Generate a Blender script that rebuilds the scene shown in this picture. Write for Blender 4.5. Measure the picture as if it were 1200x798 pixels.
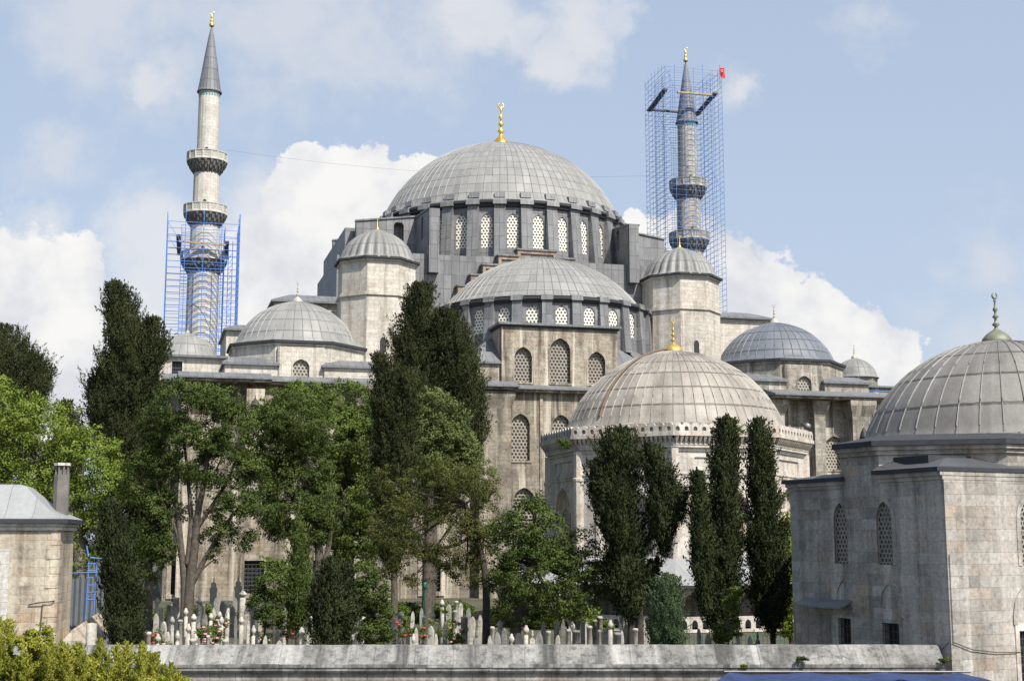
import bpy, math, random
import numpy as np
from mathutils import Vector
for o in list(bpy.data.objects): bpy.data.objects.remove(o)
SC = bpy.context.scene
COL = SC.collection
R = math.radians
PI = math.pi
# ---------------------------------------------------------------- camera
EYE = 5.5
FPX = 1575.0
PITCH = math.atan(231 / FPX)
cam = bpy.data.objects.new('camera', bpy.data.cameras.new('camera'))
COL.objects.link(cam)
cam.data.sensor_width = 36
cam.data.lens = 36 * FPX / 1200
cam.location = (0, 0, EYE)
cam.rotation_euler = (PI / 2 + PITCH, 0, 0)
cam.data.clip_start = 0.5
cam.data.clip_end = 6000
SC.camera = cam

def ray(px, py):
    u = (px - 600) / FPX; v = (399 - py) / FPX
    d = math.cos(PITCH) - v * math.sin(PITCH)
    return u / d, (math.sin(PITCH) + v * math.cos(PITCH)) / d
def at(px, py, Y):
    a, b = ray(px, py)
    return Vector((a * Y, Y, EYE + b * Y))

# ---------------------------------------------------------------- light
SUN_AZ = R(37)          # to the right of straight behind the camera
SUN_EL = R(50)
SUN_POWER = 4.8
SKY_POWER = 0.11
SC.view_settings.view_transform = 'Standard'
SC.view_settings.look = 'None'
SC.view_settings.exposure = 0.52
SC.view_settings.gamma = 1
SC.view_settings.use_curve_mapping = False
sd = Vector((math.sin(SUN_AZ) * math.cos(SUN_EL), -math.cos(SUN_AZ) * math.cos(SUN_EL), math.sin(SUN_EL)))
sl = bpy.data.lights.new('sun', 'SUN'); sl.energy = SUN_POWER; sl.angle = R(0.5); sl.color = (1.0, 0.955, 0.885)
so = bpy.data.objects.new('sun', sl); COL.objects.link(so)
so.rotation_euler = (-sd).to_track_quat('-Z', 'Y').to_euler()

def node(t, typ, ins=None, **attrs):
    n = t.nodes.new(typ)
    for k, v in attrs.items(): setattr(n, k, v)
    for k, v in (ins or {}).items():
        s = n.inputs[k]
        if isinstance(v, bpy.types.NodeSocket): t.links.new(v, s)
        else: s.default_value = v
    return n
def mth(t, op, a, b=None, c=None, clamp=False):
    ins = {0: a}
    if b is not None: ins[1] = b
    if c is not None: ins[2] = c
    return node(t, 'ShaderNodeMath', ins, operation=op, use_clamp=clamp).outputs[0]
def vmt(t, op, a, b=None, out=0):
    ins = {0: a}
    if b is not None: ins[1] = b
    return node(t, 'ShaderNodeVectorMath', ins, operation=op).outputs[out]
def mapr(t, v, a, b, c=0.0, d=1.0, smooth=False):
    n = node(t, 'ShaderNodeMapRange', {0: v, 1: a, 2: b, 3: c, 4: d})
    if smooth: n.interpolation_type = 'SMOOTHSTEP'
    return n.outputs[0]
def mix(t, f, a, b, bt='MIX'):
    n = node(t, 'ShaderNodeMix', data_type='RGBA', blend_type=bt)
    for i, v in ((0, f), (6, a), (7, b)):
        if isinstance(v, bpy.types.NodeSocket): t.links.new(v, n.inputs[i])
        else: n.inputs[i].default_value = v if i == 0 else (tuple(v) + (1,))[:4]
    return n.outputs[2]
def noise(t, vec, scale, detail=4, rough=0.55, out=0):
    return node(t, 'ShaderNodeTexNoise', {'Vector': vec, 'Scale': scale, 'Detail': detail, 'Roughness': rough}).outputs[out]

# sky: Nishita with banks of cumulus at fixed directions
W = bpy.data.worlds.new('World'); SC.world = W; W.use_nodes = True
t = W.node_tree; t.nodes.clear()
sky = node(t, 'ShaderNodeTexSky', sky_type='NISHITA', sun_disc=False, sun_elevation=SUN_EL, sun_rotation=PI - SUN_AZ,
           air_density=1.0, dust_density=1.6, ozone_density=1.0, altitude=60)
tc = node(t, 'ShaderNodeTexCoord').outputs['Generated']
sp = node(t, 'ShaderNodeSeparateXYZ', {0: tc})
yy = mth(t, 'MAXIMUM', sp.outputs[1], 0.08)
ca = mth(t, 'DIVIDE', sp.outputs[0], yy); ce = mth(t, 'DIVIDE', sp.outputs[2], yy)
dirv = node(t, 'ShaderNodeCombineXYZ', {0: ca, 1: ce, 2: 0.0}).outputs[0]
w1 = vmt(t, 'SUBTRACT', noise(t, dirv, 22, 6, 0.62, 1), (0.5, 0.5, 0.5))
w2 = vmt(t, 'SUBTRACT', noise(t, dirv, 75, 5, 0.6, 1), (0.5, 0.5, 0.5))
sc0 = node(t, 'ShaderNodeVectorMath', {0: w2, 'Scale': 0.014}, operation='SCALE').outputs[0]
sc1 = vmt(t, 'ADD', node(t, 'ShaderNodeVectorMath', {0: w1, 'Scale': 0.05}, operation='SCALE').outputs[0], sc0)
dv = vmt(t, 'MULTIPLY', vmt(t, 'ADD', dirv, sc1), (1, 1, 0))
def blobs(lst):
    acc = None
    for px, py, r in lst:
        a, e = ray(px, py); rr = r / FPX
        d = vmt(t, 'DISTANCE', dv, (a, e, 0.0), out=1)
        m = mth(t, 'MULTIPLY_ADD', d, -1.0 / rr, 1.0)
        acc = m if acc is None else mth(t, 'SMOOTH_MAX', acc, m, 0.16)
    return acc
crisp = blobs([(20, 350, 95), (-30, 320, 85), (75, 325, 60), (105, 430, 110), (20, 440, 120), (360, 245, 70), (395, 205, 42),
               (440, 205, 38), (482, 208, 34), (360, 200, 30), (330, 330, 95), (440, 280, 80), (300, 400, 90), (510, 260, 50),
               (755, 268, 30), (800, 300, 60), (850, 325, 55), (900, 335, 48), (950, 375, 52), (1000, 400, 48), (1050, 425, 40),
               (900, 420, 95), (1000, 470, 80), (750, 330, 60)])
soft = blobs([(170, 270, 85), (230, 300, 100), (300, 240, 80), (280, 330, 110), (190, 350, 90), (40, 300, 80), (310, 280, 70)])
wisp = blobs([(120, 20, 150), (330, 10, 180), (520, 20, 140), (680, 35, 70), (640, 80, 45), (200, 90, 80), (420, 60, 110), (75, 180, 60), (870, 100, 45), (1010, 20, 60),
              (1180, 420, 130), (1150, 300, 80)])
puff = blobs([(690, 30, 62), (650, 72, 42), (725, 18, 40), (610, 45, 40), (880, 100, 26), (560, 20, 60), (180, 100, 30)])
nb = noise(t, dirv, 16, 7, 0.6)
nf = noise(t, dirv, 45, 5, 0.6)
cm = mapr(t, mth(t, 'ADD', crisp, mapr(t, nf, 0.3, 0.7, -0.10, 0.10)), 0.03, 0.17, 0, 1, True)
sm = mth(t, 'MULTIPLY', mapr(t, mth(t, 'ADD', soft, mapr(t, nb, 0.3, 0.7, -0.3, 0.3)), 0.0, 0.8, 0, 1, True), 0.8)
wm = mth(t, 'MULTIPLY', mapr(t, mth(t, 'ADD', wisp, mapr(t, nb, 0.3, 0.7, -0.5, 0.5)), -0.1, 1.1, 0, 1, True), 0.75)
pm = mth(t, 'MULTIPLY', mapr(t, mth(t, 'ADD', puff, mapr(t, nb, 0.3, 0.7, -0.3, 0.3)), -0.05, 0.6, 0, 1, True), 0.55)
# one even veil of thin haze over the blue
skyc = mix(t, 0.75, sky.outputs[0], (3.25, 3.9, 4.95))
low = mapr(t, ce, 0.42, 0.08, 0.0, 0.30)
skyc = mix(t, low, skyc, (4.2, 4.7, 5.4))
body = noise(t, vmt(t, 'ADD', dirv, (0.01, 0.012, 0)), 13, 6, 0.55)
cloud = mix(t, mapr(t, body, 0.34, 0.62, 0, 1, True), (4.5, 4.62, 5.0), (6.0, 5.95, 5.85))
c1 = mix(t, wm, skyc, (4.5, 4.65, 5.0))
c1 = mix(t, pm, c1, (5.0, 5.05, 5.25))
c2 = mix(t, sm, c1, (5.1, 5.15, 5.35))
c3 = mix(t, cm, c2, cloud)
up = mapr(t, sp.outputs[1], 0.0, 0.15, 0.0, 1.0)
cf = mix(t, up, sky.outputs[0], c3)
bg = node(t, 'ShaderNodeBackground', {0: cf, 1: SKY_POWER})
out = node(t, 'ShaderNodeOutputWorld', {0: bg.outputs[0]})

# ---------------------------------------------------------------- materials
def newmat(name):
    m = bpy.data.materials.new(name); m.use_nodes = True
    t = m.node_tree; t.nodes.clear()
    b = node(t, 'ShaderNodeBsdfPrincipled'); o = node(t, 'ShaderNodeOutputMaterial', {0: b.outputs[0]})
    return m, t, b
def texuv(t): return node(t, 'ShaderNodeTexCoord').outputs['UV']
def pos(t): return node(t, 'ShaderNodeNewGeometry').outputs['Position']
def bump(t, b, h, strength, dist=0.03):
    n = node(t, 'ShaderNodeBump', {'Height': h, 'Strength': strength, 'Distance': dist})
    t.links.new(n.outputs[0], b.inputs['Normal'])

def stone(name, c1, c2, bw=0.9, bh=0.42, mortar=0.55, dark=(0.06, 0.05, 0.04), streak=0.5, stain=0.5, warm=0.3, leach=0.3, warmc=(0.45, 0.28, 0.17), msize=0.012, block=0.16):
    m, t, b = newmat(name)
    uv = texuv(t); p = pos(t)
    br = node(t, 'ShaderNodeTexBrick', {'Vector': uv, 'Color1': c1 + (1,), 'Color2': c2 + (1,), 'Mortar': tuple(x * mortar for x in c1) + (1,),
              'Scale': 1.0, 'Mortar Size': msize, 'Mortar Smooth': 0.3, 'Bias': 0.1, 'Brick Width': bw, 'Row Height': bh})
    us = node(t, 'ShaderNodeSeparateXYZ', {0: uv})
    row = mth(t, 'FLOOR', mth(t, 'DIVIDE', us.outputs[1], bh))
    odd = mth(t, 'MULTIPLY', mth(t, 'PINGPONG', row, 1.0), 0.5)
    cid = mth(t, 'FLOOR', mth(t, 'ADD', mth(t, 'DIVIDE', us.outputs[0], bw), odd))
    wn = node(t, 'ShaderNodeTexWhiteNoise', {0: node(t, 'ShaderNodeCombineXYZ', {0: cid, 1: row, 2: 0.0}).outputs[0]}, noise_dimensions='3D')
    wv = node(t, 'ShaderNodeSeparateColor', {0: wn.outputs[1]})
    k = mapr(t, wv.outputs[0], 0, 1, 1 - block, 1 + block * 0.7)
    col = mix(t, 1.0, br.outputs[0], node(t, 'ShaderNodeCombineColor', {0: k, 1: k, 2: k}).outputs[0], 'MULTIPLY')
    col = mix(t, mapr(t, wv.outputs[1], 0.8, 1.0, 0, min(0.5, warm * 1.6)), col, warmc)
    big = noise(t, p, 0.33, 6, 0.62)
    mid = noise(t, p, 1.7, 6, 0.65)
    fine = noise(t, p, 9.0, 6, 0.7)
    wm_ = noise(t, vmt(t, 'ADD', p, (31, 7, 3)), 0.45, 5, 0.6)
    col = mix(t, mapr(t, wm_, 0.5, 0.66, 0, warm), col, warmc)
    col = mix(t, mapr(t, big, 0.5, 0.68, 0, stain), col, dark)
    col = mix(t, mapr(t, mid, 0.52, 0.68, 0, stain * 0.75), col, dark)
    pit = noise(t, vmt(t, 'ADD', p, (5, 11, 2)), 4.5, 8, 0.68)
    col = mix(t, mapr(t, pit, 0.52, 0.62, 0, stain * 0.8), col, dark)
    st = noise(t, vmt(t, 'MULTIPLY', uv, (1.3, 0.09, 1)), 1.0, 6, 0.62)
    st2 = noise(t, vmt(t, 'ADD', vmt(t, 'MULTIPLY', uv, (1.1, 0.035, 1)), (17.3, 4.1, 0)), 1.0, 5, 0.6)
    col = mix(t, mapr(t, st, 0.51, 0.63, 0, streak), col, dark)
    col = mix(t, mapr(t, st2, 0.54, 0.63, 0, leach), col, tuple(min(0.75, x * 1.6) for x in c1))
    col = mix(t, 1.0, col, node(t, 'ShaderNodeCombineColor', {0: mapr(t, fine, 0.3, 0.7, 0.7, 1.2), 1: mapr(t, fine, 0.3, 0.7, 0.7, 1.2), 2: mapr(t, fine, 0.3, 0.7, 0.69, 1.2)}).outputs[0], 'MULTIPLY')
    t.links.new(col, b.inputs['Base Color'])
    b.inputs['Roughness'].default_value = 0.9
    b.inputs['Specular IOR Level'].default_value = 0.25
    h = mth(t, 'ADD', mth(t, 'MULTIPLY', br.outputs[1], -0.6), mth(t, 'MULTIPLY', fine, 0.5))
    bump(t, b, h, 0.55, 0.04)
    return m
M = {}
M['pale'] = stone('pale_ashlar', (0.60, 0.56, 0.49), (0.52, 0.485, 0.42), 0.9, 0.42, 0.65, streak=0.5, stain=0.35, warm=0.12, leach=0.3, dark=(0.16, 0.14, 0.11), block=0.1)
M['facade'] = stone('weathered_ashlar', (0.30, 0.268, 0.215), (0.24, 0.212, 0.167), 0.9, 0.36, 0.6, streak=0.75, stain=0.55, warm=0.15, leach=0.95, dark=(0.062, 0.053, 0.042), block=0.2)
M['bay'] = stone('bay_ashlar', (0.40, 0.36, 0.295), (0.33, 0.295, 0.235), 0.9, 0.4, 0.6, streak=0.8, stain=0.65, warm=0.15, leach=0.75, dark=(0.085, 0.07, 0.052), block=0.16)
M['eastwall'] = stone('eastern_ashlar', (0.37, 0.345, 0.30), (0.30, 0.28, 0.24), 0.9, 0.4, 0.6, streak=0.8, stain=0.6, warm=0.15, leach=0.7, dark=(0.085, 0.075, 0.06), block=0.16)
M['grey'] = stone('grey_ashlar', (0.40, 0.378, 0.342), (0.30, 0.284, 0.257), 0.86, 0.36, 0.68, streak=0.5, stain=0.45, warm=0.3, leach=0.35, warmc=(0.40, 0.29, 0.20), dark=(0.11, 0.10, 0.085), msize=0.009, block=0.22)
M['marble'] = stone('grey_white_marble', (0.56, 0.52, 0.46), (0.47, 0.43, 0.37), 1.6, 0.8, 0.75, streak=0.45, stain=0.32, warm=0.45, leach=0.2, warmc=(0.50, 0.36, 0.26), msize=0.008)
M['minaret'] = stone('minaret_stone', (0.60, 0.575, 0.52), (0.53, 0.505, 0.455), 0.9, 0.45, 0.75, streak=0.25, stain=0.25, warm=0.06, leach=0.15, dark=(0.2, 0.18, 0.15), block=0.07)
M['minaret_old'] = stone('uncleaned_minaret_stone', (0.47, 0.45, 0.41), (0.40, 0.38, 0.345), 0.9, 0.45, 0.6, streak=0.5, stain=0.4, warm=0.08, leach=0.25, dark=(0.12, 0.11, 0.095), block=0.15)
M['house'] = stone('rough_house_stone', (0.50, 0.44, 0.35), (0.38, 0.325, 0.25), 0.8, 0.3, 0.7, streak=0.35, stain=0.45, warm=0.5, leach=0.3)
M['coping'] = stone('coping_stone', (0.27, 0.265, 0.25), (0.22, 0.215, 0.20), 0.85, 8.0, 0.7, streak=0.9, stain=0.85, warm=0.0, leach=0.6, dark=(0.06, 0.06, 0.056), msize=0.008)
M['garden_wall'] = stone('wall_stone', (0.34, 0.32, 0.285), (0.26, 0.245, 0.215), 0.8, 0.3, 0.5, streak=0.5, stain=0.6, warm=0.1, leach=0.3)
M['pink'] = stone('pinkish_stone', (0.38, 0.29, 0.225), (0.34, 0.25, 0.19), 0.6, 0.5, 0.6, streak=0.4, stain=0.35, warm=0.5, leach=0.2)

def lead(name, c, var=0.14, bw=0.7, bh=1.5, seam=0.02, off=0.0, tint=None, rough=0.55, stain=0.35, seamd=0.45, vs=0.0):
    m, t, b = newmat(name)
    uv = texuv(t); p = pos(t)
    lo = tuple(x * (1 - var) for x in c); hi = tuple(min(1, x * (1 + var)) for x in c)
    br = node(t, 'ShaderNodeTexBrick', {'Vector': uv, 'Color1': lo + (1,), 'Color2': hi + (1,), 'Mortar': tuple(x * seamd for x in c) + (1,),
              'Scale': 1.0, 'Mortar Size': seam, 'Mortar Smooth': 0.35, 'Bias': 0.0, 'Brick Width': bw, 'Row Height': bh}, offset=off)
    col = br.outputs[0]
    big = noise(t, p, 0.5, 6, 0.65)
    st = noise(t, vmt(t, 'MULTIPLY', uv, (3.0 / bw * 0.5, 0.3 / bh, 1)), 1.0, 6, 0.65)
    fine = noise(t, p, 6, 6, 0.7)
    col = mix(t, mapr(t, big, 0.42, 0.72, 0, stain), col, tint or tuple(x * 0.55 for x in c))
    col = mix(t, mapr(t, st, 0.5, 0.75, 0, stain), col, tuple(min(1, x * 1.35) for x in c))
    col = mix(t, mapr(t, st, 0.5, 0.25, 0, stain), col, tuple(x * 0.6 for x in c))
    col = mix(t, 1.0, col, node(t, 'ShaderNodeCombineColor', {0: mapr(t, fine, 0.2, 0.8, 0.85, 1.15), 1: mapr(t, fine, 0.2, 0.8, 0.85, 1.15), 2: mapr(t, fine, 0.2, 0.8, 0.85, 1.15)}).outputs[0], 'MULTIPLY')
    if vs:      # lapped horizontal joints
        uy = node(t, 'ShaderNodeSeparateXYZ', {0: uv}).outputs[1]
        fr_ = mth(t, 'FRACT', mth(t, 'ADD', uy, mapr(t, noise(t, vmt(t, 'MULTIPLY', uv, (1.7, 0.2, 1)), 1.0, 2), 0.3, 0.7, -0.02, 0.02)))
        col = mix(t, mapr(t, fr_, vs * 1.3, vs, 0, 0.8), col, tuple(x * 0.25 for x in c))
    t.links.new(col, b.inputs['Base Color'])
    b.inputs['Metallic'].default_value = 0.0
    b.inputs['Roughness'].default_value = rough
    b.inputs['Specular IOR Level'].default_value = 0.45
    bump(t, b, mth(t, 'ADD', mth(t, 'MULTIPLY', br.outputs[1], 0.7), mth(t, 'MULTIPLY', noise(t, p, 2.2, 4), 0.55)), 0.45, 0.06)
    return m
M['dome_lead'] = lead('dome_lead', (0.228, 0.226, 0.212), 0.14, 1, 1, 0.045, seamd=0.5, stain=0.35)
M['cupola_lead'] = lead('cupola_lead', (0.20, 0.20, 0.188), 0.08, 1, 1, 0.04, seamd=0.65, stain=0.35)
M['blue_lead'] = lead('blue_grey_lead', (0.125, 0.138, 0.158), 0.12, 1, 1, 0.045, seamd=0.42, stain=0.3, vs=0.05)
M['tomb_lead'] = lead('brownish_tomb_lead', (0.275, 0.25, 0.212), 0.17, 1, 1, 0.05, seamd=0.33, stain=0.75, tint=(0.12, 0.10, 0.08), vs=0.05)
M['near_lead'] = lead('weathered_near_lead', (0.19, 0.18, 0.162), 0.16, 1, 1, 0.045, seamd=0.3, stain=0.65, tint=(0.08, 0.073, 0.063), vs=0.04)
M['drum_lead'] = lead('dark_wall_lead', (0.175, 0.177, 0.18), 0.26, 0.85, 1.5, 0.03, 0.0, stain=0.65, seamd=0.38)
M['roof_lead'] = lead('roof_lead', (0.15, 0.155, 0.162), 0.14, 0.7, 3.0, 0.025, 0.0, stain=0.4, seamd=0.5)
M['dark_roof'] = lead('dark_roof_lead', (0.075, 0.078, 0.084), 0.15, 0.8, 3.0, 0.02, 0.0, stain=0.35, seamd=0.6)
M['pale_roof'] = lead('pale_roof_lead', (0.25, 0.255, 0.255), 0.07, 0.9, 3.0, 0.014, 0.0, stain=0.25, seamd=0.65, rough=0.75)
M['spire_lead'] = lead('spire_lead', (0.16, 0.165, 0.175), 0.14, 1, 1, 0.04, seamd=0.6, stain=0.3)

def lattice(name, c, hole, s, dark=(0.015, 0.016, 0.018)):
    m, t, b = newmat(name)
    uv = texuv(t)
    q = node(t, 'ShaderNodeVectorMath', {0: uv, 'Scale': 1.0 / s}, operation='SCALE').outputs[0]
    ds = []
    for off in ((0, 0, 0), (0.5, 0.8660254, 0)):
        a = vmt(t, 'MODULO', vmt(t, 'ADD', q, (100 + off[0], 100 * 1.7320508 + off[1], 0)), (1, 1.7320508, 1))
        ds.append(vmt(t, 'DISTANCE', vmt(t, 'MULTIPLY', a, (1, 1, 0)), (0.5, 0.8660254, 0), out=1))
    d = mth(t, 'MINIMUM', ds[0], ds[1])
    f = mapr(t, d, hole - 0.03, hole + 0.03)
    n = noise(t, pos(t), 3.0, 5)
    cc = mix(t, mapr(t, n, 0.35, 0.7), c, tuple(x * 0.72 for x in c))
    t.links.new(mix(t, f, dark, cc), b.inputs['Base Color'])
    t.links.new(mapr(t, f, 0, 1, 0.25, 0.85), b.inputs['Roughness'])
    bump(t, b, f, 0.8, 0.05)
    return m
M['lat_white'] = lattice('white_plaster_lattice', (0.80, 0.76, 0.65), 0.29, 0.36, (0.06, 0.06, 0.055))
M['lat_grey'] = lattice('grey_plaster_lattice', (0.33, 0.29, 0.235), 0.345, 0.36, (0.03, 0.03, 0.03))
M['lat_mid'] = lattice('old_plaster_lattice', (0.36, 0.33, 0.27), 0.31, 0.34, (0.05, 0.048, 0.044))
M['lat_near'] = lattice('brown_lattice', (0.30, 0.27, 0.225), 0.36, 0.17, (0.035, 0.036, 0.038))

def plain(name, c, rough=0.7, metal=0.0, var=0.15, scale=3.0, spec=0.4):
    m, t, b = newmat(name)
    n = noise(t, pos(t), scale, 5, 0.6)
    col = mix(t, mapr(t, n, 0.3, 0.72), tuple(x * (1 - var) for x in c), tuple(min(1, x * (1 + var)) for x in c))
    t.links.new(col, b.inputs['Base Color'])
    b.inputs['Roughness'].default_value = rough; b.inputs['Metallic'].default_value = metal
    b.inputs['Specular IOR Level'].default_value = spec
    bump(t, b, n, 0.2, 0.02)
    return m
M['gold'] = plain('gilded_copper', (0.80, 0.53, 0.12), 0.3, 0.85, 0.1)
M['corbel'] = plain('corbel_shade_and_chimney_stone', (0.15, 0.142, 0.128), 0.9, 0, 0.4, 1.5)  # balcony underside shade put into the colour; also the chimney's own dark tone
M['gold_dull'] = plain('dull_gilding', (0.50, 0.34, 0.10), 0.5, 0.6, 0.25)
M['rust'] = plain('rusty_strap', (0.16, 0.105, 0.06), 0.8)
M['patina'] = plain('patinated_copper', (0.17, 0.18, 0.13), 0.6, 0.3, 0.35)
M['stone_fin'] = plain('pale_finial_metal', (0.40, 0.37, 0.31), 0.6, 0.2, 0.2)
M['dark'] = plain('dark_opening', (0.02, 0.02, 0.022), 0.6)
M['iron'] = plain('iron_grille', (0.06, 0.062, 0.065), 0.6, 0.3)
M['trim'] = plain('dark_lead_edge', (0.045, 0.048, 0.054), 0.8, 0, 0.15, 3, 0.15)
M['blue'] = plain('blue_scaffold_steel', (0.07, 0.20, 0.56), 0.5, 0.1, 0.2)
M['blue2'] = plain('faded_blue_scaffold_steel', (0.10, 0.20, 0.47), 0.5, 0.1, 0.3)
M['plank'] = plain('scaffold_plank', (0.42, 0.31, 0.17), 0.8, 0, 0.25)
M['plank_dark'] = plain('dark_scaffold_plank', (0.12, 0.09, 0.065), 0.8, 0, 0.3)
M['red'] = plain('red_cloth', (0.62, 0.04, 0.03), 0.8)
M['white'] = plain('white_cloth', (0.8, 0.8, 0.8), 0.8)
M['tile'] = plain('turquoise_tile', (0.06, 0.30, 0.36), 0.4)
M['bark'] = plain('grey_brown_bark', (0.085, 0.07, 0.055), 0.95, 0, 0.5, 5)
M['bark_grey'] = plain('grey_bark', (0.135, 0.118, 0.098), 0.95, 0, 0.5, 5)
M['bark_dark'] = plain('dark_bark', (0.05, 0.042, 0.035), 0.95, 0, 0.35, 5)
M['grave'] = stone('white_grave_marble', (0.46, 0.435, 0.38), (0.45, 0.42, 0.365), 9, 9, 1.0, streak=0.7, stain=0.6, warm=0.1, leach=0.3, dark=(0.10, 0.095, 0.08), block=0.0)
M['grave_grey'] = stone('grey_grave_stone', (0.24, 0.235, 0.22), (0.23, 0.225, 0.21), 9, 9, 1.0, streak=0.6, stain=0.6, warm=0.05, leach=0.3, dark=(0.05, 0.05, 0.045), block=0.0)
M['grave_dark'] = plain('dark_grave_stone', (0.045, 0.045, 0.048), 0.8, 0, 0.4, 4)
M['green_paint'] = plain('green_painted_iron', (0.02, 0.12, 0.085), 0.5)
M['net'] = plain('green_safety_net', (0.22, 0.40, 0.36), 0.9)
M['awning'] = plain('blue_awning_fabric', (0.036, 0.052, 0.125), 0.85, 0, 0.3, 2, 0.15)
M['steel'] = plain('grey_steel', (0.2, 0.2, 0.2), 0.5, 0.5)
M['pinkrose'] = plain('pink_petals', (0.60, 0.27, 0.30), 0.8)
M['redrose'] = plain('red_petals', (0.45, 0.05, 0.05), 0.8)
M['fence'] = plain('dark_metal_sheet', (0.10, 0.11, 0.12), 0.6)

def leafmat(name, c, c2, trans=0.25):
    m, t, b = newmat(name)
    g = node(t, 'ShaderNodeNewGeometry')
    n = noise(t, g.outputs['Position'], 0.9, 3, 0.6)
    f = mth(t, 'ADD', mth(t, 'MULTIPLY', g.outputs['Random Per Island'], 0.4), mapr(t, n, 0.32, 0.68, -0.1, 0.7), clamp=True)
    col = mix(t, f, c, c2)
    t.links.new(col, b.inputs['Base Color'])
    b.inputs['Roughness'].default_value = 0.75
    b.inputs['Specular IOR Level'].default_value = 0.12
    tr = node(t, 'ShaderNodeBsdfTranslucent', {0: mix(t, 0.35, col, (c2[0] * 1.3, c2[1] * 1.4, c2[2] * 0.6))})
    ms = node(t, 'ShaderNodeMixShader', {0: trans, 1: b.outputs[0], 2: tr.outputs[0]})
    t.links.new(ms.outputs[0], t.nodes['Material Output'].inputs[0])
    return m
M['cypress'] = leafmat('cypress_foliage', (0.012, 0.018, 0.007), (0.058, 0.066, 0.024), 0.06)
M['cypress_b'] = leafmat('cypress_foliage_deep', (0.011, 0.018, 0.0075), (0.052, 0.066, 0.024), 0.06)
M['juniper'] = leafmat('juniper_foliage', (0.030, 0.050, 0.011), (0.105, 0.14, 0.036), 0.12)
M['bluegreen'] = leafmat('blue_green_foliage', (0.045, 0.07, 0.035), (0.10, 0.14, 0.07), 0.15)
M['plane'] = leafmat('bright_green_leaves', (0.09, 0.14, 0.022), (0.24, 0.30, 0.062), 0.3)
M['green'] = leafmat('mid_green_leaves', (0.045, 0.078, 0.015), (0.145, 0.19, 0.042), 0.18)
M['olive'] = leafmat('olive_brown_leaves', (0.045, 0.056, 0.014), (0.115, 0.12, 0.034), 0.2)
M['yellow'] = leafmat('yellow_green_leaves', (0.13, 0.165, 0.02), (0.46, 0.44, 0.085), 0.35)
M['lime'] = leafmat('lime_leaves', (0.10, 0.15, 0.02), (0.26, 0.32, 0.05), 0.3)
M['olive_top'] = leafmat('grey_green_leaves', (0.06, 0.085, 0.026), (0.15, 0.18, 0.062), 0.18)

def groundmat():
    m, t, b = newmat('garden_soil_and_grass')
    p = pos(t)
    n = noise(t, p, 0.25, 6, 0.65); n2 = noise(t, p, 3.0, 6, 0.7)
    c = mix(t, mapr(t, n, 0.38, 0.6), (0.03, 0.045, 0.014), (0.09, 0.075, 0.05))
    c = mix(t, mapr(t, n2, 0.4, 0.8, 0, 0.6), c, (0.03, 0.035, 0.015))
    t.links.new(c, b.inputs['Base Color']); b.inputs['Roughness'].default_value = 0.95
    bump(t, b, n2, 0.6, 0.08)
    return m
M['ground'] = groundmat()
M['asphalt'] = plain('street_asphalt', (0.07, 0.068, 0.065), 0.9)

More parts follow.
